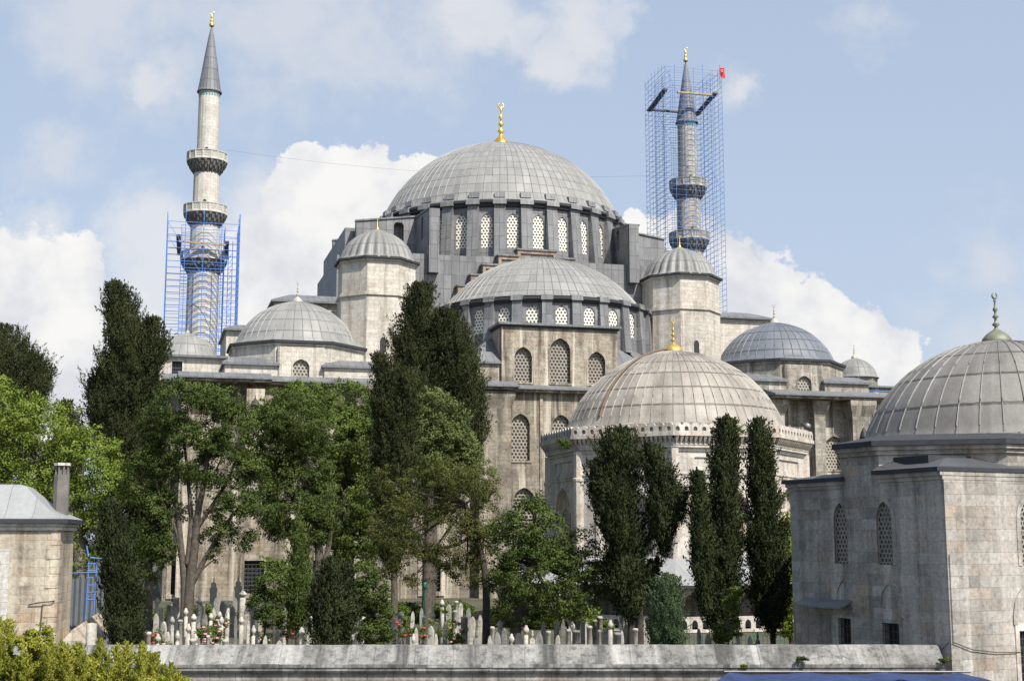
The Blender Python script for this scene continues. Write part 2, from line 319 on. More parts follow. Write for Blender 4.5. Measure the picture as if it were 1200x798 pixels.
# ---------------------------------------------------------------- mesh builder
class MB:
    def __init__(s): s.v = []; s.f = []; s.uv = []; s.sm = []
    def poly(s, pts, uv=None, smooth=False):
        pts = [Vector(p) for p in pts]
        b = len(s.v); s.v += [tuple(p) for p in pts]; s.f.append(tuple(range(b, b + len(pts)))); s.sm.append(smooth)
        if uv is None:
            n = Vector((0, 0, 0))
            for i in range(len(pts)):
                p, q = pts[i], pts[(i + 1) % len(pts)]
                n += Vector(((p.y - q.y) * (p.z + q.z), (p.z - q.z) * (p.x + q.x), (p.x - q.x) * (p.y + q.y)))
            if n.length < 1e-9: n = Vector((0, 0, 1))
            n.normalize()
            if abs(n.z) < 0.93:
                tt = Vector((0, 0, 1)).cross(n).normalized(); bb = n.cross(tt)
                uv = [(p.dot(tt), p.dot(bb)) for p in pts]
            else: uv = [(p.x, p.y) for p in pts]
        s.uv += uv
    def box(s, x0, x1, y0, y1, z0, z1):
        a, b, c, d = (x0, y0), (x1, y0), (x1, y1), (x0, y1)
        s.prism([a, b, c, d], z0, z1)
    def prism(s, pl, z0, z1, bottom=True, top=True):
        ar = sum(pl[i][0] * pl[(i + 1) % len(pl)][1] - pl[(i + 1) % len(pl)][0] * pl[i][1] for i in range(len(pl)))
        if ar < 0: pl = pl[::-1]
        n = len(pl)
        for i in range(n):
            p, q = pl[i], pl[(i + 1) % n]
            s.poly([(p[0], p[1], z0), (q[0], q[1], z0), (q[0], q[1], z1), (p[0], p[1], z1)])
        if top: s.poly([(p[0], p[1], z1) for p in pl])
        if bottom: s.poly([(p[0], p[1], z0) for p in pl[::-1]])
    def loft(s, pa, za, pb, zb, cap=True):
        n = len(pa)
        for i in range(n):
            j = (i + 1) % n
            s.poly([(*pa[i], za), (*pa[j], za), (*pb[j], zb), (*pb[i], zb)])
        if cap: s.poly([(*p, zb) for p in pb])
    def grid(s, rows, uvf, smooth=True, closed=False):
        nr = len(rows); nc = len(rows[0]); b = len(s.v)
        for r in rows: s.v += [tuple(p) for p in r]
        for i in range(nr - 1):
            for j in range(nc - 1 + (1 if closed else 0)):
                k = (j + 1) % nc
                s.f.append((b + i * nc + j, b + i * nc + k, b + (i + 1) * nc + k, b + (i + 1) * nc + j)); s.sm.append(smooth)
                s.uv += [uvf(i, j), uvf(i, j + 1), uvf(i + 1, j + 1), uvf(i + 1, j)]
    def lathe(s, prof, c=(0, 0), seg=24, smooth=True, uscale=None, z0=0, vs=None, a0=0.0):
        rows = [[(c[0] + r * math.cos(a0 + 2 * PI * k / seg), c[1] + r * math.sin(a0 + 2 * PI * k / seg), z0 + z) for k in range(seg)] for r, z in prof]
        L = [0]
        for i in range(1, len(prof)): L.append(L[-1] + math.hypot(prof[i][0] - prof[i - 1][0], prof[i][1] - prof[i - 1][1]))
        rm = max(p[0] for p in prof)
        us = uscale if uscale else 2 * PI * rm
        s.grid(rows, lambda i, j: (j / seg * us, (L[i] if vs is None else L[i] / L[-1] * vs)), smooth, True)
    def tube(s, p, q, r, seg=5, r2=None):
        p, q = Vector(p), Vector(q); d = q - p; l = d.length
        if l < 1e-6: return
        x = d.orthogonal().normalized(); y = d.normalized().cross(x)
        r2 = r if r2 is None else r2
        rows = [[tuple(c + (x * math.cos(2 * PI * k / seg) + y * math.sin(2 * PI * k / seg)) * rr) for k in range(seg)] for c, rr in ((p, r), (q, r2))]
        s.grid(rows, lambda i, j: (j / seg * 6.28 * r, i * l), True, True)
        s.poly(rows[1]); s.poly(rows[0][::-1])
    def path(s, pts, radii, seg=6):
        pts = [Vector(p) for p in pts]
        rows = []; L = 0; Ls = []
        for i, p in enumerate(pts):
            d = (pts[min(i + 1, len(pts) - 1)] - pts[max(i - 1, 0)]).normalized()
            x = d.cross(Vector((0.31, 0.9, 0.2))).normalized(); y = d.cross(x)
            rows.append([tuple(p + (x * math.cos(2 * PI * k / seg) + y * math.sin(2 * PI * k / seg)) * radii[i]) for k in range(seg)])
            if i: L += (p - pts[i - 1]).length
            Ls.append(L)
        s.grid(rows, lambda i, j: (j / seg, Ls[i]), True, True)
        s.poly(rows[-1])
    def build(s, name, mat, parent=None, loc=None):
        me = bpy.data.meshes.new(name)
        me.from_pydata(s.v, [], s.f)
        ul = me.uv_layers.new(name='UVMap')
        ul.data.foreach_set('uv', np.array(s.uv, dtype=np.float32).ravel())
        me.polygons.foreach_set('use_smooth', s.sm)
        me.materials.append(M[mat] if isinstance(mat, str) else mat)
        me.update()
        o = bpy.data.objects.new(name, me); COL.objects.link(o)
        if parent: o.parent = parent
        if loc: o.location = loc
        return o
def tag(o, label, cat, group=None, kind=None):
    if label: o['label'] = label
    if cat: o['category'] = cat
    if group: o['group'] = group
    if kind: o['kind'] = kind
    return o
def thing(name, label, cat, loc=(0, 0, 0), rz=0.0, group=None):
    o = bpy.data.objects.new(name, None); COL.objects.link(o); o.location = loc; o.rotation_euler = (0, 0, rz)
    o.empty_display_size = 0.5
    return tag(o, label, cat, group)
def copy_tree(o, parent=None):
    c = o.copy(); COL.objects.link(c)
    if parent: c.parent = parent
    for ch in list(o.children): copy_tree(ch, c)
    return c
def B(name, mat, parent, *boxes):
    mb = MB()
    for b in boxes: mb.box(*b)
    return mb.build(name, mat, parent)
def arch(w, zs, rise, n=7):
    pts = []
    for i in range(n + 1):
        q = i / n
        pts.append((-w / 2 + w / 2 * q, zs + rise * (0.74 * math.sqrt(max(0, 1 - (1 - q) ** 2)) + 0.26 * q)))
    return pts + [(-x, z) for x, z in pts[-2::-1]]
# a flat wall in the plane o + t*u, outward n, with arched or square openings (uc, zbottom, w, h, rise)
class Wall:
    def __init__(s, o, al): s.o = Vector((o[0], o[1], 0)); s.t = Vector((math.cos(al), math.sin(al), 0)); s.n = Vector((math.sin(al), -math.cos(al), 0))
    def P(s, u, z, d=0.0): q = s.o + s.t * u - s.n * d; return (q.x, q.y, z)
    def panel(s, mb, u0, u1, z0, z1, wins=(), depth=0.35):
        wins = sorted(wins, key=lambda w: w[0]); cols = []
        for w in wins:
            a, b = w[0] - w[2] / 2, w[0] + w[2] / 2
            if cols and a < cols[-1][1] + 1e-6: cols[-1][1] = max(cols[-1][1], b); cols[-1][0] = min(cols[-1][0], a); cols[-1][2].append(w)
            else: cols.append([a, b, [w]])
        Q = lambda a, b, c, d: b - a > 1e-5 and d - c > 1e-5 and mb.poly([s.P(a, c), s.P(b, c), s.P(b, d), s.P(a, d)])
        cur = u0
        for a, b, ws in cols:
            Q(cur, a, z0, z1); cur = b
            ws = sorted(ws, key=lambda w: w[1]); zc = z0
            for i, (uc, zb, w, h, rise) in enumerate(ws):
                zt = z1 if i == len(ws) - 1 else (zb + h + ws[i + 1][1]) / 2
                l, r = uc - w / 2, uc + w / 2
                Q(a, l, zc, zt); Q(r, b, zc, zt); Q(l, r, zc, zb)
                ar = [(uc + x, z) for x, z in arch(w, zb + h - rise, rise)] if rise > 0 else [(l, zb + h), (r, zb + h)]
                for (x0, a0), (x1, a1) in zip(ar, ar[1:]): mb.poly([s.P(x0, a0), s.P(x1, a1), s.P(x1, zt), s.P(x0, zt)])
                ol = [(l, zb)] + ar + [(r, zb)]
                for k in range(len(ol)):
                    (xa, za), (xb, zb2) = ol[k], ol[(k + 1) % len(ol)]
                    mb.poly([s.P(xa, za), s.P(xa, za, depth), s.P(xb, zb2, depth), s.P(xb, zb2)])
                zc = zt
        Q(cur, u1, z0, z1)
    def outline(s, w):
        uc, zb, ww, h, rise = w
        ar = [(uc + x, z) for x, z in arch(ww, zb + h - rise, rise)] if rise > 0 else [(uc - ww / 2, zb + h), (uc + ww / 2, zb + h)]
        return [(uc - ww / 2, zb)] + ar + [(uc + ww / 2, zb)]
    def window(s, w, depth, mat, parent, name='window'):
        ol = s.outline(w); mb = MB()
        mb.poly([s.P(x, z, depth - 0.01) for x, z in ol[::-1]], [(x - w[0], z - w[1]) for x, z in ol[::-1]])
        mb.poly([s.P(x, z, depth + 0.07) for x, z in ol], [(x - w[0], z - w[1]) for x, z in ol])
        return mb.build(name, mat, parent)
    def trim(s, w, band, proud, mat, parent, name='window_frame', sill=True):
        ol = s.outline(w); uc, zb, ww, h, rise = w; mb = MB()
        big = s.outline((uc, zb, ww + 2 * band, h + band * 1.25, rise + band * 1.25 * (rise > 0)))
        if len(big) == len(ol):
            for k in range(len(ol) - 1):
                a, b2, c, d = ol[k], ol[k + 1], big[k + 1], big[k]
                mb.poly([s.P(*a, -proud), s.P(*b2, -proud), s.P(*c, -proud), s.P(*d, -proud)][::1])
                mb.poly([s.P(*d, -proud), s.P(*c, -proud), s.P(*c, 0.0), s.P(*d, 0.0)])
                mb.poly([s.P(*b2, -proud), s.P(*a, -proud), s.P(*a, 0.05), s.P(*b2, 0.05)])
        if sill:
            a = [s.P(uc - ww / 2 - band, zb - band), s.P(uc + ww / 2 + band, zb - band)]
            for dz0, dz1 in ((zb - band, zb),):
                l, r = uc - ww / 2 - band, uc + ww / 2 + band; pr = -proud - 0.03
                mb.poly([s.P(l, dz0, pr), s.P(r, dz0, pr), s.P(r, dz1, pr), s.P(l, dz1, pr)])
                mb.poly([s.P(l, dz1, pr), s.P(r, dz1, pr), s.P(r, dz1, 0.02), s.P(l, dz1, 0.02)])
                mb.poly([s.P(l, dz0, 0), s.P(r, dz0, 0), s.P(r, dz0, pr), s.P(l, dz0, pr)])
        return mb.build(name, mat, parent)
    def grille(s, w, depth, nu, nz, r, mat, parent, name='grille'):
        uc, zb, ww, h, rise = w; mb = MB()
        for i in range(nu + 1):
            u = uc - ww / 2 + ww * i / nu; mb.tube(s.P(u, zb, depth), s.P(u, zb + h, depth), r, 4)
        for i in range(nz + 1):
            z = zb + h * i / nz; mb.tube(s.P(uc - ww / 2, z, depth), s.P(uc + ww / 2, z, depth), r, 4)
        return mb.build(name, mat, parent)
def cap_profile(Rd, h, n=16, tip=0.0):
    S = (Rd * Rd + h * h) / (2 * h); a = math.asin(min(1, Rd / S)); a = a if h <= Rd else PI - a
    pr = []
    for i in range(n + 1):
        th = a * (1 - i / n)
        pr.append((max(0.02, S * math.sin(th)), S * math.cos(th) - (S - h) + tip * max(0, 1 - 4.0 * (1 - i / n)) ** 2))
    return pr
def dome(name, parent, c, Rd, z0, h, N, rows, mat, rib=0.05, ribw=0.05, skirt=0.25, tip=0.0, flute=0.0, seg=None):
    mb = MB(); pr = cap_profile(Rd, h, 18, tip)
    if skirt: pr = [(Rd + skirt, -0.12), (Rd + skirt, 0.0), (Rd + skirt * 0.3, skirt * 0.45)] + pr[1:]
    seg = N * (6 if flute else 2)
    if flute:
        rows_ = []
        for r, z in pr:
            rows_.append([(c[0] + r * (1 - flute * (1 - abs(math.sin(N * PI * k / seg)))) * math.cos(2 * PI * k / seg),
                           c[1] + r * (1 - flute * (1 - abs(math.sin(N * PI * k / seg)))) * math.sin(2 * PI * k / seg), z0 + z) for k in range(seg)])
        mb.grid(rows_, lambda i, j: (j / seg * N, i / len(pr) * rows), True, True)
    else: mb.lathe(pr, c, seg, True, N, z0, rows)
    if rib:
        st = 3 if skirt else 0
        for k in range(N):
            a = 2 * PI * k / N; ca_, sa_ = math.cos(a), math.sin(a); rws = []
            lim = len(pr) - (2 if k % 2 else 1)
            for r, z in pr[st:lim]:
                ww = min(ribw, r * PI / N * 0.8); rr = rib if r > Rd * 0.2 else rib * 0.5
                rws.append([(c[0] + r * ca_ + ww * sa_, c[1] + r * sa_ - ww * ca_, z0 + z - 0.01),
                            (c[0] + (r + rr * 0.8) * ca_, c[1] + (r + rr * 0.8) * sa_, z0 + z + rr * 0.6),
                            (c[0] + r * ca_ - ww * sa_, c[1] + r * sa_ + ww * ca_, z0 + z - 0.01)])
            mb.grid(rws, lambda i, j: (k + 0.5, i * 0.2 + 0.5), False)
    return mb.build(name, mat, parent)
def finial(parent, c, z, h, mat, crescent=True, base=0.25, name='finial'):
    mb = MB(); w = h * 0.078
    pr = [(h * base, -0.1), (h * base * 1.02, h * 0.03), (h * base * 0.93, h * 0.09), (h * base * 0.7, h * 0.16), (h * base * 0.38, h * 0.22), (w * 0.5, h * 0.26), (w * 0.35, h * 0.30),
          (w * 0.95, h * 0.345), (w * 0.35, h * 0.39), (w * 0.3, h * 0.45), (w * 0.8, h * 0.49), (w * 0.3, h * 0.53), (w * 0.28, h * 0.58), (w * 0.62, h * 0.625), (w * 0.28, h * 0.67), (w * 0.2, h * 0.76), (w * 0.38, h * 0.79), (w * 0.1, h * 0.83)]
    mb.lathe(pr, c, 14, True, None, z)
    if crescent:
        rc = h * 0.055; pts = []; rd = []
        for i in range(15):
            a = R(-60 + 300 * i / 14) - PI / 3 - PI / 2 + R(60)
            a = R(-240 + 300 * i / 14)
            pts.append((c[0] + rc * math.cos(a), c[1], z + h * 0.885 + rc * math.sin(a))); rd.append(0.008 * h + 0.012 * h * math.sin(PI * i / 14))
        mb.path(pts, rd, 5)
    return mb.build(name, mat, parent)
def ngon(c, r, n, a0=0.0): return [(c[0] + r * math.cos(a0 + 2 * PI * k / n), c[1] + r * math.sin(a0 + 2 * PI * k / n)) for k in range(n)]
def octa(c, rin, rot=0.0): return ngon(c, rin / math.cos(PI / 8), 8, PI / 8 + rot)

# ---------------------------------------------------------------- ground
g = MB(); g.poly([(-3000, -3000, -1.6), (3000, -3000, -1.6), (3000, 3000, -1.6), (-3000, 3000, -1.6)])
tag(g.build('ground', 'asphalt'), None, None, None, 'structure')
g = MB(); g.box(-120, 140, 42.3, 260, -2.2, 0.0)
tag(g.build('garden_ground', 'ground'), None, None, None, 'structure')
# ---------------------------------------------------------------- the mosque
MC = (ray(587, 230)[0] * 157, 157.0)
MROT = R(15)
mosque = thing('mosque', 'huge grey domed stone mosque with stepped lead roofs filling the middle of the view', 'mosque', (MC[0], MC[1], 0), MROT)
mo = mosque
# great dome
dome('great_dome', mo, (0, 0), 14.35, 42.0, 10.05, 96, 15, 'dome_lead', 0.05, 0.045, 0.3)
finial(mo, (0, 0), 51.95, 6.0, 'gold', True, 0.185, 'dome_finial')
gf = MB()
# drum with windows and buttresses
ND = 32; RD = 14.5; DO = 0.17
dr = MB()
seglen = 2 * RD * math.tan(PI / ND)
drum_w = []
for k in range(ND):
    al = (k + DO) * 2 * PI / ND
    al = (al + PI) % (2 * PI) - PI
    w = Wall((RD * math.sin(al), -RD * math.cos(al)), al)
    win = (0, 36.55, 1.25, 3.8, 0.85)
    if abs(al) < 1.75:
        w.panel(dr, -seglen / 2, seglen / 2, 35.2, 41.6, [win], 0.3); drum_w.append((w, win))
    else: w.panel(dr, -seglen / 2, seglen / 2, 35.2, 41.6)
drum = dr.build('dome_drum', 'drum_lead', mo)
for w, win in drum_w: w.window(win, 0.13, 'lat_white', mo, 'drum_window')
cb = MB()
cb.lathe([(14.5, 41.0), (14.85, 41.15), (14.85, 41.4), (15.1, 41.5), (15.1, 41.72), (14.6, 41.95), (14.2, 42.02)], (0, 0), 64, False)
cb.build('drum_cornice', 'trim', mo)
for k in range(ND):
    al = (k + 0.5 + DO) * 2 * PI / ND; al = (al + PI) % (2 * PI) - PI
    if abs(al) > 1.9: continue
    w = Wall((RD * math.sin(al), -RD * math.cos(al)), al); mb = MB()
    hw = 0.62
    Q = lambda *a: mb.poly([w.P(*p) for p in a])
    # sloped front pier
    Q((-hw, 35.3, -1.0), (hw, 35.3, -1.0), (hw, 41.2, -0.42), (-hw, 41.2, -0.42))
    Q((-hw, 35.3, 0.2), (-hw, 35.3, -1.0), (-hw, 41.2, -0.42), (-hw, 41.2, 0.2))
    Q((hw, 35.3, -1.0), (hw, 35.3, 0.2), (hw, 41.2, 0.2), (hw, 41.2, -0.42))
    h2 = hw + 0.12
    for z0, z1, o0, o1 in ((41.25, 41.8, -0.78, 0.5), (42.15, 42.75, -0.12, 1.1)):
        h3 = h2 if z0 < 42 else hw * 0.9
        c8 = [(-h3, z0, o0), (h3, z0, o0), (h3, z0, o1), (-h3, z0, o1)]
        d8 = [(-h3, z1, o0 + (0.1)), (h3, z1, o0 + 0.1), (h3, z1 + 0.1, o1), (-h3, z1 + 0.1, o1)]
        Q(*c8[::-1])
        for i in range(4): Q(c8[i], c8[(i + 1) % 4], d8[(i + 1) % 4], d8[i])
        Q(*d8)
    mb.build('drum_buttress', 'drum_lead' , mo)
rb_ = MB(); rb_.lathe([(15.9, 34.9), (15.9, 35.25), (14.4, 35.65)], (0, 0), 64, False); rb_.build('drum_foot', 'drum_lead', mo)
# lead clad square under the drum
mb = MB(); mb.box(-15.2, 15.2, -15.4, 15.2, 20, 35.1)
mb.box(-16.2, -15.2, -14.0, 14, 20, 33.4); mb.box(15.2, 16.2, -14.0, 14, 20, 33.4)
mb.build('dome_base', 'drum_lead', mo)
# stepped gable in front of it
steps = [(-8.9, 28.3), (-8.9, 31.7), (-7.5, 31.7), (-7.5, 32.95), (-6.2, 32.95), (-6.2, 34.1), (-4.5, 34.1), (-4.5, 35.2), (-2.4, 35.2), (-2.4, 35.95),
         (1.9, 35.95), (1.9, 35.2), (4.0, 35.2), (4.0, 34.0), (5.5, 34.0), (5.5, 32.8), (6.7, 32.8), (6.7, 31.5), (7.9, 31.5), (7.9, 30.3), (9.2, 30.3), (9.2, 28.3)]
xo = -0.05
mb = MB(); y0, y1 = -16.5, -15.3
pts = [(x + xo, z) for x, z in steps]
mb.poly([(x, y0, z) for x, z in pts[::-1]])
for (xa, za), (xb, zb) in zip(pts, pts[1:]): mb.poly([(xa, y0, za), (xb, y0, zb), (xb, y1, zb), (xa, y1, za)])
mb.build('stepped_gable', 'drum_lead', mo)
rim = MB(); cap = MB()
for (xa, za), (xb, zb) in zip(pts, pts[1:]):
    if abs(za - zb) < 1e-6:
        rim.box(xa + (0.0 if pts.index((xa, za)) < 10 else -0.3), xb + (0.3 if xb < 1 else 0.0), y0 - 0.16, y0 - 0.004, za - 0.48, za - 0.13)
        B('gable_coping', 'drum_lead', mo, (min(xa, xb) - 0.12, max(xa, xb) + 0.12, y0 - 0.3, y1, za - 0.125, za + 0.06))
    else:
        left = zb > za
        rim.box(*(sorted((xa, xa + (0.32 if left else -0.32)))), y0 - 0.14, y0 - 0.006, min(za, zb) - 0.1, max(za, zb) - 0.485)
rim.build('gable_moulding', 'pink', mo)
# fins bracing the drum: (axis, fixed0, fixed1, from, to, z low, top inner, top outer, hole centre)
def fin_y(x0, x1, ya, yb, zl, zi, zo, hole):
    mb = MB(); al = -PI / 2
    for xx, sgn in ((x0, -1), (x1, 1)):
        w = Wall((xx, 0), PI / 2 * sgn)
        # u runs along +y for sgn=+1, -y for -1
        us = (lambda y: y) if sgn > 0 else (lambda y: -y)
        ua, ub = sorted((us(ya), us(yb)))
        w.panel(mb, ua, ub, zl, min(zi, zo), [(us(hole), zl + 4.3, 1.0, 2.6, 0.6)] if hole is not None else [], abs(x1 - x0) - 0.01 if sgn > 0 else 0.3)
    zt = min(zi, zo)
    top = [(ya, zi if abs(ya) < abs(yb) else zo), (yb, zo if abs(ya) < abs(yb) else zi)]
    for xx, fl in ((x0, 1), (x1, 0)):
        q = [(xx, ya, zt), (xx, yb, zt), (xx, yb, top[1][1]), (xx, ya, top[0][1])]
        if max(top[0][1], top[1][1]) > zt + 0.01:
            q = [p for i, p in enumerate(q) if not (i == 2 and top[1][1] <= zt + .001) and not (i == 3 and top[0][1] <= zt + .001)]
            mb.poly(q[::-1] if fl else q)
    yo = ya if abs(ya) > abs(yb) else yb
    mb.box(x0, x1, min(yo, yo + .35 * (1 if yo < 0 else -1)), max(yo, yo + .35 * (1 if yo < 0 else -1)), zl, zo - 0.02)
    mb.poly([(x0 - .12, ya, top[0][1] + .02), (x1 + .12, ya, top[0][1] + .02), (x1 + .12, yb, top[1][1] + .02), (x0 - .12, yb, top[1][1] + .02)])
    mb.poly([(x0 - .12, ya, top[0][1] + .02), (x0 - .12, yb, top[1][1] + .02), (x0 - .12, yb, top[1][1] - .15), (x0 - .12, ya, top[0][1] - .15)])
    mb.poly([(x1 + .12, yb, top[1][1] + .02), (x1 + .12, ya, top[0][1] + .02), (x1 + .12, ya, top[0][1] - .15), (x1 + .12, yb, top[1][1] - .15)])
    return mb.build('drum_fin', 'drum_lead', mo)
def fin_x(xa, xb, y0, y1, zl, zi, zo, hole):
    mb = MB(); w = Wall((0, y0), 0); a, b = sorted((xa, xb)); zt = min(zi, zo)
    w.panel(mb, a, b, zl, zt, [(hole, zl + 4.2, 1.1, 2.7, 0.6)] if hole is not None else [], abs(y1 - y0) - 0.01)
    ti = zi if abs(a) < abs(b) else zo; tb = zo if abs(a) < abs(b) else zi
    mb.poly([p for p, k in (((a, y0, zt), 1), ((b, y0, zt), 1), ((b, y0, tb), tb > zt + .001), ((a, y0, ti), ti > zt + .001)) if k])
    xo_ = a if abs(a) > abs(b) else b
    mb.box(min(xo_, xo_ - .3 * (1 if xo_ > 0 else -1)), max(xo_, xo_ - .3 * (1 if xo_ > 0 else -1)), y0 + .003, y1, zl, zo - .02)
    mb.poly([(b, y1, zl), (a, y1, zl), (a, y1, ti), (b, y1, tb)])
    mb.poly([(a - .1, y0 - .15, ti + .02), (b + .1, y0 - .15, tb + .02), (b + .1, y1, tb + .02), (a - .1, y1, ti + .02)])
    mb.poly([(a - .1, y0 - .15, ti - .15), (b + .1, y0 - .15, tb - .15), (b + .1, y0 - .15, tb + .02), (a - .1, y0 - .15, ti + .02)])
    return mb.build('drum_fin', 'drum_lead', mo)
fin_y(-12.0, -10.9, -16.3, -8.0, 33.0, 40.7, 39.9, -12.4)
fin_y(10.3, 11.4, -16.3, -8.0, 33.0, 40.5, 39.5, -12.6)
fin_x(-18.6, -11.0, -8.8, -7.7, 33.2, 40.9, 39.9, -13.9)
fin_x(11.0, 17.8, -7.6, -6.5, 33.2, 41.2, 40.2, 13.6)
fin_x(-18.9, -10.5, 8.4, 9.6, 33.2, 42.6, 41.4, None)
fin_x(10.5, 19.5, 7.0, 8.2, 33.2, 42.4, 41.6, 15.0)
for q in ((-19.6, -15.2, -7, 12, 30, 39.4), (-20.3, -19.604, -6, 12, 29, 36.5), (15.2, 18.9, -6, 10, 30, 39.2)): B('roof_mass', 'drum_lead', mo, q)
# half dome towards the tombs
HC = (0.75, -15.0); HR = 11.15
HX = 0.55
def half_lathe(mb, prof, c, z0, N, rows, seg=72, smooth=True, a0=-1.95, a1=1.95):
    L = [0]
    for i in range(1, len(prof)): L.append(L[-1] + math.hypot(prof[i][0] - prof[i - 1][0], prof[i][1] - prof[i - 1][1]))
    rws = [[(c[0] + r * math.sin(a0 + (a1 - a0) * k / seg), c[1] - r * math.cos(a0 + (a1 - a0) * k / seg), z0 + z) for k in range(seg + 1)] for r, z in prof]
    mb.grid(rws, lambda i, j: (j / seg * N, L[i] / L[-1] * rows), smooth)
mb = MB(); pr = cap_profile(10.75, 5.75, 16); pr = [(11.3, -0.1), (11.3, 0.02), (10.75, 0.12)] + pr[1:]
half_lathe(mb, pr, (HX, HC[1]), 29.4, 48, 10)
for k in range(49):
    a = -1.95 + 3.9 * k / 48; rws = []
    for r, z in pr[2:-2]:
        ww = min(0.045, r * 0.03)
        rws.append([(HX + r * math.sin(a) - ww * math.cos(a), HC[1] - r * math.cos(a) - ww * math.sin(a), 29.4 + z - .01),
                    (HX + (r + .05) * math.sin(a), HC[1] - (r + .05) * math.cos(a), 29.4 + z + .03),
                    (HX + r * math.sin(a) + ww * math.cos(a), HC[1] - r * math.cos(a) + ww * math.sin(a), 29.4 + z - .01)])
    mb.grid(rws, lambda i, j: (k + .5, i * .2), False)
mb.build('half_dome', 'dome_lead', mo)
mb = MB(); hw_ = []
sl_ = 2 * HR * math.tan(R(7.5))
for k in range(-8, 8):
    al = R(15 * k + 7.5 + 1.0); w = Wall((HC[0] + HR * math.sin(al), HC[1] - HR * math.cos(al)), al); win = (0, 25.75, 1.2, 2.6, 0.65)
    w.panel(mb, -sl_ / 2, sl_ / 2, 24.0, 28.9, [win], 0.28); hw_.append((w, win))
mb.build('half_dome_drum', 'drum_lead', mo)
for w, win in hw_: w.window(win, 0.12, 'lat_white', mo, 'drum_window')
for k in range(-8, 9):
    al = R(15 * k + 1.0); r1 = HR / math.cos(R(7.5)); w = Wall((HC[0] + r1 * math.sin(al), HC[1] - r1 * math.cos(al)), al); mb = MB()
    Q = lambda *a: mb.poly([w.P(*p) for p in a]); h = 0.5
    Q((-h, 24, -.62), (h, 24, -.62), (h, 28.8, -.28), (-h, 28.8, -.28)); Q((-h, 24, .3), (-h, 24, -.62), (-h, 28.8, -.28), (-h, 28.8, .3)); Q((h, 24, -.62), (h, 24, .3), (h, 28.8, .3), (h, 28.8, -.28))
    Q((-h - .1, 28.82, -.5), (h + .1, 28.82, -.5), (h + .1, 29.35, -.42), (-h - .1, 29.35, -.42)); Q((-h - .1, 29.35, -.42), (h + .1, 29.35, -.42), (h + .1, 29.45, .3), (-h - .1, 29.45, .3))
    Q((-h - .1, 28.82, .3), (-h - .1, 28.82, -.5), (-h - .1, 29.35, -.42), (-h - .1, 29.45, .3)); Q((h + .1, 28.82, -.5), (h + .1, 28.82, .3), (h + .1, 29.45, .3), (h + .1, 29.35, -.42))
    mb.build('drum_buttress', 'drum_lead', mo)
mb = MB(); half_lathe(mb, [(11.1, -.3), (11.4, -.15), (11.4, .0), (11.62, .08), (11.62, .25), (11.2, .42), (10.9, .5)], HC, 28.85, 60, 1, 60, False)
mb.build('half_drum_cornice', 'trim', mo)
for a0_, a1_ in ((-1.95, -.62), (.56, 1.95)):
    mb = MB(); half_lathe(mb, [(14.6, -3.0), (14.6, -2.85), (13.2, -1.7), (11.6, -.2), (11.1, .1)], HC, 24.3, 16, 3, 24, False, a0_, a1_); mb.build('lead_skirt', 'roof_lead', mo)
mb = MB(); half_lathe(mb, [(14.2, -7), (14.2, -2.9)], HC, 24.3, 20, 1, 12, False, .56, 1.95); mb.build('exedra_wall', 'bay', mo)
mb = MB(); half_lathe(mb, [(14.2, -7), (14.2, -2.9)], HC, 24.3, 20, 1, 12, False, -1.95, -.62); mb.build('exedra_wall', 'bay', mo)
for sx in (-1, 1):      # shallow exedra roofs on both sides
    dome('exedra_roof', mo, (HC[0] + sx * 12.6, HC[1] - 3.8), 5.2, 21.3, 3.4, 24, 4, 'blue_lead', 0.04, 0.04, 0.2)
# bay with the three tall windows
bw = Wall((-1.15, -27.6), 0)
bwins = [(-3.75, 20.35, 1.75, 3.45, 0.95), (0.0, 20.35, 2.05, 4.45, 1.1), (3.75, 20.35, 1.75, 3.25, 0.95)]
mb = MB(); bw.panel(mb, -5.9, 5.9, 19.2, 25.75, bwins, 0.45)
for xx, s in ((-7.05, -1), (4.75, 1)):
    y = (-27.6, -20)
    p = [(xx, y[0], 19.2), (xx, y[1], 19.2), (xx, y[1], 25.75), (xx, y[0], 25.75)]
    mb.poly(p if s > 0 else p[::-1])
mb.build('window_bay', 'bay', mo)
for wn in bwins:
    f = bw.window(wn, 0.42, 'lat_grey', mo, 'bay_window'); bw.trim(wn, 0.14, 0.05, 'bay', f, 'window_frame')
B('bay_roof', 'roof_lead', mo, (-7.4, 5.1, -27.98, -20.5, 25.92, 26.15)); B('bay_cornice', 'trim', mo, (-7.25, 4.95, -27.85, -21, 25.752, 25.91))
# small blocks with hipped lead roofs beside the bay
for x0, x1 in ((-10.1, -7.054), (4.754, 8.1)):
    B('shoulder_block', 'bay', mo, (x0, x1, -27.2, -18, 19.2, 22.1))
    mb = MB(); a = [(x0 - .25, -27.5), (x1 + .0, -27.5), (x1 + .0, -18), (x0 - .25, -18)]
    mb.prism(a, 22.1, 22.3)
    left = x0 < 0; xi = x1 if left else x0
    b = [(xi - (.05 if left else -.05) - .4 * (1 if left else 0), -24.0), (xi + (.4 if not left else 0), -24.0), (xi + (.4 if not left else 0), -20), (xi - .4 * (1 if left else 0), -20)]
    mb.loft(a, 22.3, b, 25.0); mb.build('shoulder_roof', 'roof_lead', mo)
